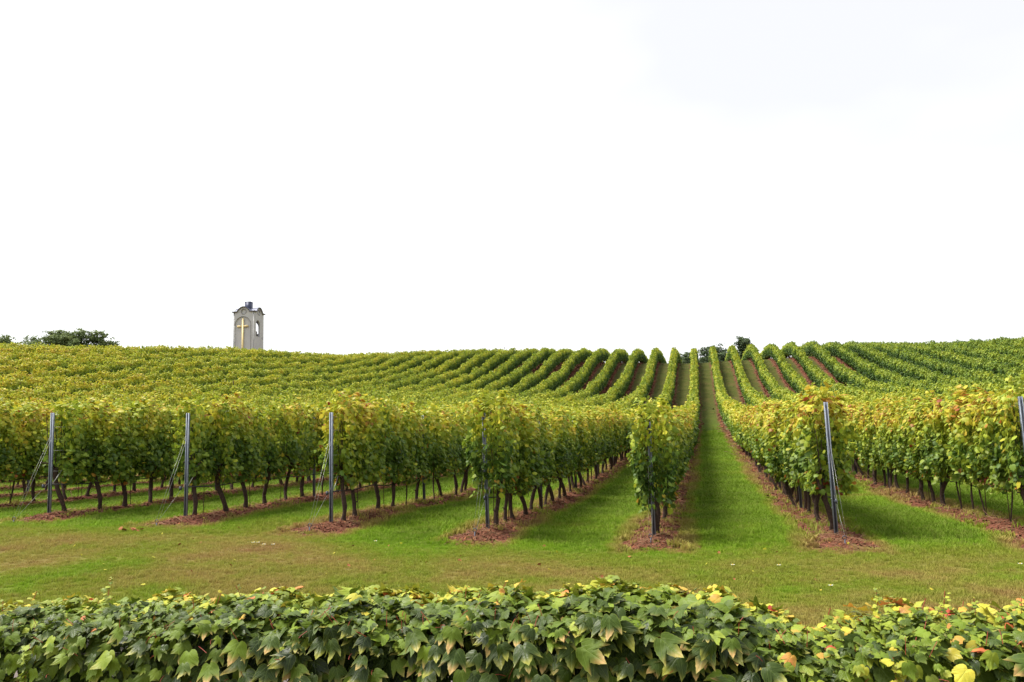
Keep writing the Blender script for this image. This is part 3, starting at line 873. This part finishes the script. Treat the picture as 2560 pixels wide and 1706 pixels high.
def flower(x, y, s, label):
    t = empty('white_flower', (x, y, gz(x, y)))
    t.scale = (s, s, s)
    MB().tube([(0, 0, 0), (.004, 0, .05)], .0015, 4).build('stalk', M['stalk'], t)
    V = [(0, 0, .052)]; T = []
    for i in range(16):
        a = i * math.pi / 8; rr = .022 if i % 2 == 0 else .012
        V.append((.004 + rr * math.cos(a), rr * math.sin(a), .056 - (.004 if i % 2 else 0)))
    T = [(0, i + 1, (i + 1) % 16 + 1) for i in range(16)]
    MB().add(V, T=T).build('petals', M['petal'], t)
    MB().tube([(.004, 0, .053), (.004, 0, .061)], [.007, .005], 6).build('flower_centre', M['stamen'], t)
    tag(t, label, 'flower', 'white flowers in the headland grass')
fl = [(1832, 1426, 'white seed head in the dry grass behind the tallest part of the ivy'), (644, 1368, 'white daisy left of the third end post from left, leftmost of three'),
      (659, 1373, 'white daisy left of the third end post, middle one of three'), (682, 1373, 'white daisy left of the third end post, rightmost of three'),
      (938, 1364, 'white daisy in the grass between the third and fourth end posts'), (1947, 1427, 'tiny white daisy in the headland grass right of the open alley'),
      (2077, 1480, 'white petal in the grass just behind the low right ivy'), (2551, 1424, 'white daisy in the headland grass at the right edge'),
      (632, 1368, 'faint white daisy at the far left of the daisy group')]
for px, py, lab in fl:
    d = ray(px, py)
    t = 8.0
    for _ in range(30):
        t = gz(d.x * t, d.y * t) / d.z if d.z < 0 else t
    flower(d.x * t, d.y * t, 1.15, lab)
# small heap of fallen leaves on the headland
d = ray(332, 1330); t = 11.0
for _ in range(20): t = gz(d.x * t, d.y * t) / d.z
pl = empty('fallen_leaves', (d.x * t, d.y * t, gz(d.x * t, d.y * t)))
g = np.random.default_rng(12)
for i in range(9):
    o = obj('leaf', mesh_np('leaf', GL * .075, GLF, M['dead_leaf']), pl)
    o.location = (g.normal(0, .13), g.normal(0, .05), .02 + .02 * g.random()); o.rotation_euler = (g.normal(0, .5), g.normal(0, .5), g.uniform(0, 6.28))
tag(pl, 'little patch of reddish fallen leaves on the grass left of the second end post', 'fallen leaves')

# ------------------------------------------------------------------ garden wall with ivy
WY0, WY1 = 3.42, 3.66
wall = empty('garden_wall', (0, 3.54, -1.65))
MB().box(-9, 6, -.12, .12, -.4, .72).build('wall_panel', M['plaster'], wall)
for i in range(15):
    MB().box(-9 + i + .006, -8 + i - .006, -.14, .14, .723, .765).build('coping_stone', M['coping'], wall)
tag(wall, 'low plastered garden wall almost hidden under the ivy in front', 'wall')

ivy = empty('ivy', (0, 3.54, -1.65))
tag(ivy, 'dense ivy with lobed green, yellow and orange leaves covering the low front wall', 'ivy')

def ivy_template(seed, lobed=1.0):
    g = random.Random(seed)
    half = [(0.0, 0.06), (0.13, -0.05), (0.27, -0.02), (0.38, 0.08), (0.46, 0.22), (0.51, 0.36), (0.56, 0.56), (0.62, 0.84 + .06 * g.random()),
            (0.46, 0.70), (0.36, 0.58), (0.28, 0.58), (0.23, 0.72), (0.16, 0.90), (0.08, 1.00), (0.0, 1.14)]
    if lobed < 1:
        rnd_ = [(0.0, 0.06), (0.14, -0.06), (0.30, -0.04), (0.42, 0.08), (0.49, 0.22), (0.51, 0.36), (0.49, 0.50), (0.44, 0.62),
                (0.39, 0.67), (0.34, 0.72), (0.28, 0.78), (0.21, 0.84), (0.14, 0.90), (0.07, 0.96), (0.0, 1.02)]
        half = [(a[0] * lobed + b[0] * (1 - lobed), a[1] * lobed + b[1] * (1 - lobed)) for a, b in zip(half, rnd_)]
    h2 = []
    for i, (x, y) in enumerate(half):       # small teeth between the points
        h2.append((x * (1 + .05 * (g.random() - .5)), y))
        if 2 <= i < len(half) - 2:
            nx_, ny_ = half[i + 1]
            h2.append(((x + nx_) / 2 * 0.955, (y + ny_) / 2 - 0.012))
    full = h2 + [(-x, y) for x, y in reversed(h2[1:-1])]
    n = len(full)
    cx, cy = 0.0, 0.36
    curl = g.uniform(.10, .34); cup = g.uniform(.12, .34); ph = g.uniform(0, 6)
    def zf(x, y, e):
        return -cup * abs(x) ** 1.3 + (curl + .12) * max(0, y - .30) ** 2 * 1.3 + .035 * math.sin(9 * y + ph) * e - .05 * e + .045 * (1 - min(1, abs(x) / .08)) * -1
    V = []; E = []
    for sc_ in (1.0, 0.66, 0.33):
        for (x, y) in full:
            X_, Y_ = cx + (x - cx) * sc_, cy + (y - cy) * sc_
            V.append((X_, Y_, zf(X_, Y_, sc_))); E.append(sc_)
    V.append((cx, cy, zf(0, cy, 0))); E.append(0)
    Q = [(r_ * n + i, r_ * n + (i + 1) % n, (r_ + 1) * n + (i + 1) % n, (r_ + 1) * n + i) for r_ in (0, 1) for i in range(n)]
    T = [(2 * n + i, 2 * n + (i + 1) % n, 3 * n) for i in range(n)]
    V = np.array(V)
    luv = np.stack([V[:, 0], V[:, 1], np.array(E)], 1)
    return V, [np.array(Q), np.array(T)], luv
IT = [ivy_template(i, 1.0) for i in range(5)] + [ivy_template(20 + i, 0.35) for i in range(3)]

topX = [-6, -3.83, -3.0, -2.2, -1.4, -.62, -.15, .0, .15, .35, .6, .9, 1.3, 2.0, 4.0]
topZ = [-.71, -.705, -.675, -.64, -.625, -.60, -.58, -.62, -.69, -.715, -.685, -.665, -.655, -.66, -.67]
def ivy_top(x): return np.interp(x, topX, topZ) - 0.035 + 0.022 * np.sin(x * 11) + 0.012 * np.sin(x * 27 + 1)
def zones(x):
    """0 = left (small green), 1 = middle (large, orange tips), 2 = right (small rounded, bright), weights by position along the wall"""
    a = 1 - sm(-2.6, -1.9, x); c = sm(0.12, 0.34, x) * (1 - 0.55 * sm(.85, 1.1, x)); b = np.clip(1 - a - c, 0, 1)
    return a, b, c
g = np.random.default_rng(42)
specs = []   # P, n, down, size, template, tint, tipc
def add_leaf(p, n, d, s, ti, tint, tip): specs.append((p, n, d, s, ti, tint, tip))
XA, XB = -5.0, 2.8
def hole(x, z):      # the bare patch where the plaster shows
    return ((x - 0.385) / .070) ** 2 + ((z + 0.83 + (x - .385) * .35) / .040) ** 2 < 1
# front face, hanging from the top down, shingled
for layer in range(5):
    cnt = (3400, 1400, 900, 700, 600)[layer]
    for _ in range(cnt):
        x = g.uniform(XA, XB)
        a, b, c = zones(np.array(x)); u = g.random()
        zone = 0 if u < a else (1 if u < a + b else 2)
        zt = float(ivy_top(x)) - 0.03
        z = zt - (g.random() ** 1.0) * (0.80)
        size = {0: g.choice([.052, .065, .085]), 1: g.choice([.066, .082, .098]), 2: g.choice([.045, .058, .075])}[zone] * g.uniform(.85, 1.15)
        if layer == 0: size = g.uniform(.08, .11)
        elif g.random() < .22: size *= .55
        bulge = 0.055 * math.sin(x * 5.3) + 0.04 * math.sin(x * 13 + z * 9) + 0.10 * max(0.0, 1 - (zt - z) / .10)* -1
        y = WY0 - 0.03 - (0.066 * layer) * (1.0 - 0.45 * min(1.0, (zt - z) / .4)) - bulge * 0.5
        if layer == 0: y = WY0 - 0.02
        if hole(x, z - size * .45) or hole(x, z - size * .9) or hole(x + size * .3, z - size * .5) or hole(x - size * .3, z - size * .5): continue
        tilt = g.uniform(-.1, .8) if layer else g.uniform(0, .5)
        n = np.array([g.normal(0, .26), -1.0, tilt]); d = np.array([g.normal(0, .32), -.2, -1.0])
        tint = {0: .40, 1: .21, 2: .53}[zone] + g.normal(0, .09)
        if layer < 2: tint -= .12  # inner layers tinted darker: shade of the gaps put into the leaf colour
        if zone == 2 and g.random() < .24: tint = g.uniform(.66, .82)
        if zone == 2 and g.random() < .02: tint = g.uniform(.86, .92)
        if zone == 0 and g.random() < .05: tint = g.uniform(.5, .7)
        if g.random() < .004: tint = g.uniform(.9, .97)
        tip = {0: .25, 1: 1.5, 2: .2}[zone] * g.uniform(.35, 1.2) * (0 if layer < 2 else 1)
        ti = int(g.integers(0, 5)) if (zone == 1 or g.random() < .35) else int(g.integers(5, 8))
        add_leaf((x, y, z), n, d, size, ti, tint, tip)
# top, from the front lip over the coping
for _ in range(8200):
    x = g.uniform(XA, XB)
    a, b, c = zones(np.array(x)); u = g.random()
    zone = 0 if u < a else (1 if u < a + b else 2)
    q = g.random()                      # 0 front lip .. 1 back edge
    y = 3.26 + q * 0.60
    z = float(ivy_top(x)) - 0.06 * (1 - min(1, q * 2.6)) ** 2 - 0.02 + g.normal(0, .012) + .015 * math.sin(y * 20 + x * 9)
    size = {0: g.uniform(.028, .055), 1: g.uniform(.040, .082), 2: g.uniform(.028, .055)}[zone]
    n = np.array([g.normal(0, .45), -.55 * (1 - q) + g.normal(0, .35) - .25, 1.0]); d = np.array([g.normal(0, .6), -1.0, -.35])
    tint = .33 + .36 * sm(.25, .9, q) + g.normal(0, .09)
    if g.random() < .022: tint = g.uniform(.8, .95)
    if zone == 2: tint += .08
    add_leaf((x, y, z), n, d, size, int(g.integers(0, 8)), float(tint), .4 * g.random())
# shoots that stand above or hang over the leaves: strings of small leaves
def shoot(x, y, z, dirv, ln, n, s0, tint):
    for i in range(n):
        q = i / max(1, n - 1)
        p = (x + dirv[0] * ln * q + .012 * math.sin(q * 9), y + dirv[1] * ln * q, z + dirv[2] * ln * q)
        add_leaf((p[0] + g.normal(0, .009), p[1] - .01 + g.normal(0, .008), p[2] + g.normal(0, .006)), np.array([g.normal(0, .5), -.45, g.uniform(.5, 1.2)]), np.array([g.normal(0, .8), -.2, -1.0]), s0 * (1 - .6 * q) * g.uniform(.8, 1.2), int(g.integers(5, 8)), tint + g.normal(0, .04), .1)
    stems.append(((x, y, z), (x + dirv[0] * ln, y + dirv[1] * ln, z + dirv[2] * ln)))
stems = []
shoot(.62, 3.55, -.74, (-.02, 0, 1), .15, 26, .034, .62)
shoot(.85, 3.55, -.71, (.15, 0, 1), .11, 16, .030, .60)
shoot(.98, 3.6, -.70, (.0, 0, 1), .07, 9, .030, .60)
shoot(1.14, 3.6, -.70, (.1, 0, 1), .07, 9, .028, .6)
shoot(-2.95, 3.6, -.69, (.1, 0, 1), .12, 14, .040, .64)
shoot(-3.4, 3.6, -.70, (.3, 0, .6), .10, 9, .030, .72)
shoot(-3.02, 3.20, -.80, (-.08, -.05, -1), .34, 40, .036, .58)
shoot(-3.35, 3.22, -.92, (-.2, -.05, -1), .22, 24, .040, .55)
shoot(-2.10, 3.20, -.86, (.1, -.05, -1), .22, 22, .034, .48)
shoot(-3.55, 3.25, -.76, (-.05, -.05, -1), .30, 30, .030, .42)
shoot(-.98, 3.16, -.92, (.05, -.03, -1), .2, 16, .032, .45)
shoot(1.22, 3.2, -.76, (-.1, -.03, -1), .16, 18, .036, .60)
shoot(.60, 3.24, -.78, (.05, -.03, -1), .18, 26, .044, .72)
for _ in range(26):
    x = g.uniform(-5, 3)
    shoot(x, g.uniform(3.45, 3.75), float(ivy_top(x)), (g.normal(0, .4), 0, 1), g.uniform(.02, .07), int(g.integers(3, 8)), g.uniform(.03, .05), g.uniform(.5, .75))

SP = np.array([s[0] for s in specs]); SN = np.array([s[1] for s in specs]); SD = np.array([s[2] for s in specs])
SS = np.array([s[3] for s in specs]); ST = np.array([s[4] for s in specs]); STI = np.clip(np.array([s[5] for s in specs]), 0, 1); STC = np.array([s[6] for s in specs])
FrA = frames(SN, SD, g.normal(0, .30, len(specs)))
# the 300 leaves that show largest become parts of their own
camR = np.array(CAM_R)
pc = SP @ camR
dep = -pc[:, 2]
ix = 1280 + F_PX * pc[:, 0] / dep; iy = 853 - F_PX * pc[:, 1] / dep
vis = (ix > 0) & (ix < 2560) & (iy < 1700) & (iy > 1300) & (SP[:, 1] < WY0 - .10)
score = np.where(vis, SS / dep * (1.0 + 2.2 * np.clip(WY0 - SP[:, 1], 0, .3)), 0)
big = set(np.argsort(-score)[:300].tolist())
tint_levels = [0.06, .14, .22, .30, .40, .55, .70, .90]
cache = {}
off_ = np.array(ivy.location)
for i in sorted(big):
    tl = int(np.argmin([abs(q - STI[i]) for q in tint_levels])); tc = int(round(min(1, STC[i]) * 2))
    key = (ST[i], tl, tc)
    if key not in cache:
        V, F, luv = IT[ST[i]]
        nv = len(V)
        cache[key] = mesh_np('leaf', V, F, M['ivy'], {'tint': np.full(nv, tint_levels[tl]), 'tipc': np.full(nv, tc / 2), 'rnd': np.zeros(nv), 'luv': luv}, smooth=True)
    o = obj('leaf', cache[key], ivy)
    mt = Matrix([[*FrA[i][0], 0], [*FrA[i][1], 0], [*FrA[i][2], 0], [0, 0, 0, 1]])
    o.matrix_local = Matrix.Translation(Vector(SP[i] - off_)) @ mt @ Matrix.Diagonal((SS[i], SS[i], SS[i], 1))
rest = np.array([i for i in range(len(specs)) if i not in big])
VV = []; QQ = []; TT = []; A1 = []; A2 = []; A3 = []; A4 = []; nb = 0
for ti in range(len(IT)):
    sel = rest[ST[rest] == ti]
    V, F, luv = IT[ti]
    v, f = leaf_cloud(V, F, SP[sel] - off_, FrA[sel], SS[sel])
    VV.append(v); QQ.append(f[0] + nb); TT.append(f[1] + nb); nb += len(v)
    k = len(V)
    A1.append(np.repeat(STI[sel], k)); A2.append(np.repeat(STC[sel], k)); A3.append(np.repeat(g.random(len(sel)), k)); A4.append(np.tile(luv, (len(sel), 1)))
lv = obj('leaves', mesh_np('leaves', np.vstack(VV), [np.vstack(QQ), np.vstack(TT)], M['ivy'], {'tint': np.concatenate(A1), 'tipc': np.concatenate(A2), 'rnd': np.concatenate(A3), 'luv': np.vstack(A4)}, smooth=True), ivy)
lv['kind'] = 'stuff'
# red petioles and stems
mb = MB()
for _ in range(170):
    x = g.uniform(-4.2, 1.9); q = g.random()
    if q < .5: p0 = (x, g.uniform(3.14, 3.4), float(ivy_top(x)) - g.uniform(.01, .08)); dv = (g.normal(0, .02), g.normal(0, .015), g.uniform(.02, .06))
    else: p0 = (x, g.uniform(3.2, 3.3), float(ivy_top(x)) - g.uniform(.06, .45)); dv = (g.normal(0, .03), -.03, g.normal(0, .03))
    mb.tube([tuple(np.array(p0) - off_), tuple(np.array(p0) + np.array(dv) * .5 + (0, -.004, 0.004) - off_), tuple(np.array(p0) + np.array(dv) - off_)], .0012, 4, cap=False)
for a, b in stems:
    mb.tube([tuple(np.array(a) - off_), tuple(np.array(b) - off_)], .0015, 4, cap=False)
for _ in range(90):
    x = g.uniform(-5, 3); z = g.uniform(-1.6, -1.42)
    if .1 < x < .7: continue
    mb.tube([tuple(np.array((x, WY0 - .012, z)) - off_), tuple(np.array((x + g.normal(0, .15), WY0 - .014, z + .25)) - off_), tuple(np.array((x + g.normal(0, .2), WY0 - .016, z + .5)) - off_)], .004, 4, cap=False)
st = mb.build('stems', M['petiole'], ivy); st['kind'] = 'stuff'

# ------------------------------------------------------------------ chapel tower
def plate(name, outline, holes, thick, mat, parent, M4):
    """flat plate with holes, outline in local x,z; built as a filled curve turned into a mesh"""
    cu = bpy.data.curves.new(name, 'CURVE'); cu.dimensions = '2D'; cu.fill_mode = 'BOTH'; cu.extrude = thick / 2
    for loop in [outline] + holes:
        sp = cu.splines.new('POLY'); sp.points.add(len(loop) - 1)
        for p, (x, y) in zip(sp.points, loop): p.co = (x, y, 0, 1)
        sp.use_cyclic_u = True
    tmp = bpy.data.objects.new('tmp', cu); C.objects.link(tmp)
    dg = bpy.context.evaluated_depsgraph_get(); dg.update()
    me = bpy.data.meshes.new_from_object(tmp.evaluated_get(dg))
    bpy.data.objects.remove(tmp)
    me.materials.clear(); me.materials.append(mat)
    me.transform(M4)
    me.name = name
    return obj(name, me, parent)
def arch(cx, w, zb, zs, n=18):
    """door-shaped loop: bottom zb, spring zs, semicircle above"""
    P = [(cx - w / 2, zb), (cx + w / 2, zb)]
    P += [(cx + w / 2 * math.cos(a), zs + w / 2 * math.sin(a)) for a in np.linspace(0, math.pi, n)]
    return P
def circle(cx, cz, r, n=24): return [(cx + r * math.cos(a), cz + r * math.sin(a)) for a in np.linspace(0, 2 * math.pi, n, endpoint=False)]
W = 3.2
EAVE = 0.0
def gable_z(x):
    """swept baroque gable over the eaves line"""
    t = abs(x) / (W / 2)
    if t > 0.62: return 0.06 * (t - .62) / .38 * -0 
    q = math.cos(t / 0.62 * math.pi / 2)
    return 0.72 * (q ** 0.75)
tp = at_range(622, 785, 126)    # eaves of the tower at its real distance
base_z = gz(tp.x, tp.y)
chapel = empty('chapel_tower', (tp.x, tp.y, base_z))
view_az = math.atan2(tp.x, tp.y)
chapel.rotation_euler = (0, 0, -view_az - R(26.5) )
H = tp.z - base_z      # eaves height above ground
gx_ = np.linspace(-W / 2, W / 2, 41)
top_line = [(x, H + gable_z(x)) for x in gx_[::-1]]
outline = [(-W / 2, -0.5), (W / 2, -0.5)] + top_line
oc = circle(0, H - 0.02 + .10, .36)
th = 0.24
RX = Matrix.Rotation(math.pi / 2, 4, 'X')
def side_M(i, off):
    return Matrix.Rotation(i * math.pi / 2, 4, 'Z') @ Matrix.Translation((0, -(W / 2) + off, 0)) @ RX
arch_front = arch(-0.12, 2.45, -0.4, H - 1.9)
out_in = [(-W / 2 + th, -0.5), (W / 2 - th, -0.5)] + [(x, z) for x, z in top_line if abs(x) <= W / 2 - th]
# front: outer skin with arched panel, inner backing
plate('wall', outline, [arch_front, oc], 0.12, M['render'], chapel, side_M(0, .06))
plate('wall_backing', out_in, [], 0.12, M['render'], chapel, side_M(0, .181))
# right side: oculus and arched opening
op = arch(-.28, 1.25, H - 3.55, H - 1.75)
plate('wall', [(x * (1 - .0), z) for x, z in outline if True], [op, oc], 0.12, M['render'], chapel, Matrix.Rotation(math.pi / 2, 4, 'Z') @ Matrix.Translation((0, -(W / 2) + .06 - .002, 0)) @ RX)
plate('wall_backing', out_in, [op], 0.12, M['render'], chapel, side_M(1, .181))
# back: wide opening of the bell room; left: closed arched panel
opb = arch(.15, 2.0, H - 2.9, H - 1.95)
plate('wall', outline, [opb], 0.2, M['render'], chapel, side_M(2, .10))
plate('wall', outline, [oc], 0.2, M['render'], chapel, side_M(3, .10 - .002))
MB().box(-W / 2 + .3, W / 2 - .3, -W / 2 + .3, W / 2 - .3, H - 3.75, H - 3.6).build('bell_room_floor', M['render_trim'], chapel)
MB().box(W / 2 - .75, W / 2 - .26, -.65, .05, H - 3.6, H - 2.75).build('sill_block', M['render_trim'], chapel)
MB().box(W / 2 - .002, W / 2 + .03, 1.05, 1.17, H - 3.8, H - 3.5).build('small_vent', M['steel_dark'], chapel)
# cross on the front, 6 cm proud
cr = MB()
cr.box(-.36, .10, -W / 2 - .10, -W / 2 - .02, 0.2, H - 0.98)
cross = MB(); cross.box(-.13, .13, -W / 2 - .10, -W / 2 + .0, 0.2, H - 0.95)
a = MB(); a.add(np.vstack(cross.V) + (-.10, 0, 0), cross.Q)
a.box(-.98, -.232, -W / 2 - .098, -W / 2 + .0, H - 2.25, H - 1.98); a.box(.032, .76, -W / 2 - .098, -W / 2 + .0, H - 2.25, H - 1.98)
a.build('cross', M['gold'], chapel)
# cornice moulding following the gable on all four sides
for i in range(4):
    for (d0, d1, z0, z1, mt, nm) in ((.10, .16, -.02, .07, 'render_trim', 'cornice'), (.17, .22, .072, .13, 'steel_dark', 'cornice_flashing')):
        V = []; Q = []
        ext = W / 2 + d1
        xs_ = np.concatenate([[-ext], np.linspace(-W / 2, W / 2, 33), [ext]])
        for x in xs_:
            zz = H + gable_z(max(-W / 2, min(W / 2, x)))
            V += [(x, -W / 2 - d1, zz + z0), (x, -W / 2 + .02, zz + z0), (x, -W / 2 + .02, zz + z1), (x, -W / 2 - d1, zz + z1)]
        for j in range(len(xs_) - 1):
            b = j * 4
            for e in range(4): Q.append((b + e, b + (e + 1) % 4, b + 4 + (e + 1) % 4, b + 4 + e))
        Q.append((0, 3, 2, 1)); e = (len(xs_) - 1) * 4; Q.append((e, e + 1, e + 2, e + 3))
        Vn = np.array(V); an = i * math.pi / 2
        Rm = np.array([[math.cos(an), -math.sin(an), 0], [math.sin(an), math.cos(an), 0], [0, 0, 1]])
        MB().add(Vn @ Rm.T + (0, 0, 0.0012 * i), Q).build(nm, M[mt], chapel)
for s in (0, 1, 3):
    for rr_, nm in ((.36, 'oculus_ring'),):
        P = [(x, -W / 2 - .01, z) for x, z in circle(0, H + .08, .40, 20)]
        P.append(P[0])
        o = MB().tube(P, .045, 5, cap=False).build(nm, M['render_trim'], chapel); o.rotation_euler = (0, 0, s * math.pi / 2)
# arch moulding round the front panel
P = [(x, -W / 2 - .01, z) for x, z in arch(-0.12, 2.5, -0.4, H - 1.9)[1:]]
MB().tube(P, .04, 5, cap=False).build('arch_moulding', M['render_trim'], chapel)
# roof: cross vault following the gables
n = 41
gx2 = np.linspace(-W / 2 - .1, W / 2 + .1, n)
XX, YY_ = np.meshgrid(gx2, gx2)
zf = np.vectorize(lambda x: gable_z(max(-W / 2, min(W / 2, x))))
ZR = H + .14 + np.maximum(zf(XX) * (0.80 + .2 * np.abs(YY_) / (W / 2)), zf(YY_) * (0.80 + .2 * np.abs(XX) / (W / 2)))
idr = np.arange(n * n).reshape(n, n)
FR = np.stack([idr[:-1, :-1], idr[:-1, 1:], idr[1:, 1:], idr[1:, :-1]], -1).reshape(-1, 4)
obj('roof', mesh_np('roof', np.stack([XX, YY_, ZR], -1).reshape(-1, 3), FR, M['roof'], smooth=True), chapel)
lan = MB().box(-.42, .42, -.42, .42, H + .3, H + 1.70); lan.build('roof_lantern', M['roof'], chapel)
MB().box(-.46, .46, -.46, .46, H + 1.703, H + 1.77).build('lantern_cap', M['roof'], chapel)
tag(chapel, 'grey chapel bell tower with golden cross and curved gables on the skyline', 'bell tower')

# ------------------------------------------------------------------ trees on the skyline
def make_tree(x, y, h, cr, seed, label, group, mat='tree_leaf', n=4400, leaf=0.26, airy=0.8, base=None, cat='tree', trunk_h=0.45, flat=0.75):
    g = np.random.default_rng(seed)
    z = gz(x, y) if base is None else base
    t = empty('tree' if cat == 'tree' else 'bush', (x, y, z))
    mb = MB()
    th_ = h * trunk_h
    mb.tube([(0, 0, -.3), (g.normal(0, .1), g.normal(0, .1), th_ * .5), (g.normal(0, .2), g.normal(0, .2), th_)], [h * .026, h * .02, h * .014], 8, wob=.2, seed=seed)
    lobes = []
    nl_ = 9 if cat == 'tree' else 6
    for i in range(nl_):
        a = g.uniform(0, 6.28); q = math.sqrt(g.random()) * .78
        c = np.array([math.cos(a) * q * cr, math.sin(a) * q * cr, th_ + (h - th_) * g.uniform(.40, 1.0) * (1 - .25 * q)])
        lobes.append((c, max(cr * g.uniform(.26, .46), (h - th_) * .17)))
        mb.tube([(0, 0, th_ * .85), tuple(c * .5 + np.array([0, 0, th_ * .45])), tuple(c)], [h * .011, h * .007, h * .003], 5, wob=.2, seed=seed + i)
    mb.build('trunk', M['tree_bark'], t, True)
    P = []; NR = []; TI = []
    per = n // nl_
    for (c, rr_) in lobes:
        # sprays of leaves through the lobe, with gaps between them
        ns = 26
        for s_ in range(ns):
            v = g.normal(0, 1, 3); v /= np.linalg.norm(v); rad = rr_ * (0.35 + .75 * g.random() ** .6)
            cc = c + v * rad * np.array([1.1, 1.1, flat])
            m_ = per // ns
            pts = cc + g.normal(0, 1, (m_, 3)) * rr_ * np.array([.20, .20, .09]) * (1.3 - airy * .5)
            P.append(pts); NR.append(np.tile(v * .6 + (0, 0, .6), (m_, 1)) + g.normal(0, .5, (m_, 3)))
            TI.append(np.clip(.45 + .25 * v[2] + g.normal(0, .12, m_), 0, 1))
    P = np.vstack(P); NR = np.vstack(NR); TI = np.concatenate(TI)
    Fr = frames(NR, g.normal(0, 1, P.shape) + (0, 0, -.5), g.uniform(0, 6.28, len(P)))
    V, F = leaf_cloud(SL, SLF, P, Fr, leaf * g.uniform(.6, 1.3, len(P)))
    o = obj('crown', mesh_np('crown', V, F, M[mat], {'tint': np.repeat(TI, 6), 'rnd': np.repeat(g.random(len(P)), 6)}), t); o['kind'] = 'stuff'
    return tag(t, label, cat, group)
def place_tree(px, py_top, r, wpx, label, group, seed, **kw):
    p = at_range(px, py_top - 4, r)
    z = gz(p.x, p.y)
    cr = wpx / F_PX * r / 2
    make_tree(p.x, p.y, p.z - z, cr, seed, label, group, base=z, **kw)
LT = 'trees on the skyline at the left'
place_tree(10, 835, 150, 90, 'low tree cut by the left edge of the picture, on the skyline', LT, 1, n=4200, leaf=.26)
place_tree(96, 833, 158, 56, 'small pale tree at the left end of the skyline tree group', LT, 2, n=3000, leaf=.24)
place_tree(146, 808, 150, 84, 'tallest tree of the skyline group left of the bell tower', LT, 3, n=5600, leaf=.26)
place_tree(203, 821, 152, 52, 'rounded tree just right of the tallest skyline tree', LT, 4, n=4200, leaf=.25)
place_tree(250, 826, 150, 60, 'rightmost tree of the skyline group nearest the bell tower', LT, 5, n=4200, leaf=.25)
place_tree(270, 856, 160, 50, 'lowest bushy tree at the right foot of the skyline group', LT, 6, n=1800, leaf=.24)
LB = 'dark trees beyond the crest of the central alley'
place_tree(1706, 873, 175, 30, 'dark round bush between two row ends just left of the open alley', LB, 7, mat='dark_leaf', cat='bush', n=3600, leaf=.30, trunk_h=.2, flat=1)
place_tree(1757, 873, 180, 44, 'broad dark bush closing the top of the open alley', LB, 8, mat='dark_leaf', cat='bush', n=4200, leaf=.30, trunk_h=.2, flat=1)
place_tree(1782, 862, 185, 34, 'dark bush rising higher beside the row end right of alley', LB, 9, mat='dark_leaf', cat='bush', n=3600, leaf=.30, trunk_h=.2, flat=1)
place_tree(1808, 878, 178, 24, 'narrow dark bush right of the open alley on the crest', LB, 10, mat='dark_leaf', cat='bush', n=2600, leaf=.28, trunk_h=.2, flat=1)
place_tree(1858, 846, 170, 24, 'single dark tree standing above the vine rows right of the alley', LB, 11, mat='dark_leaf', n=5600, leaf=.30, trunk_h=.35, flat=1.1)

# small bird low over the skyline
bp = at_range(1262, 871, 90)
bird = empty('bird', bp)
MB().tube([(-.16, 0, 0), (-.08, 0, .01), (0, 0, .015), (.08, 0, .01), (.13, 0, 0)], [.008, .035, .045, .03, .012], 8).build('body', M['feather'], bird, True)
for s_ in (-1, 1):
    MB().add([(.05, 0, .01), (-.05, 0, .01), (-.06, s_ * .16, .06), (.03, s_ * .17, .06), (-.05, s_ * .30, .02), (.05, 0, .018), (-.05, 0, .018), (-.06, s_ * .16, .067), (.03, s_ * .17, .067)],
             Q=[(0, 1, 2, 3), (5, 8, 7, 6)], T=[(3, 2, 4), (8, 4, 7)]).build('wing', M['feather'], bird)
tag(bird, 'tiny dark bird flying low above the vines left of the crest', 'bird')
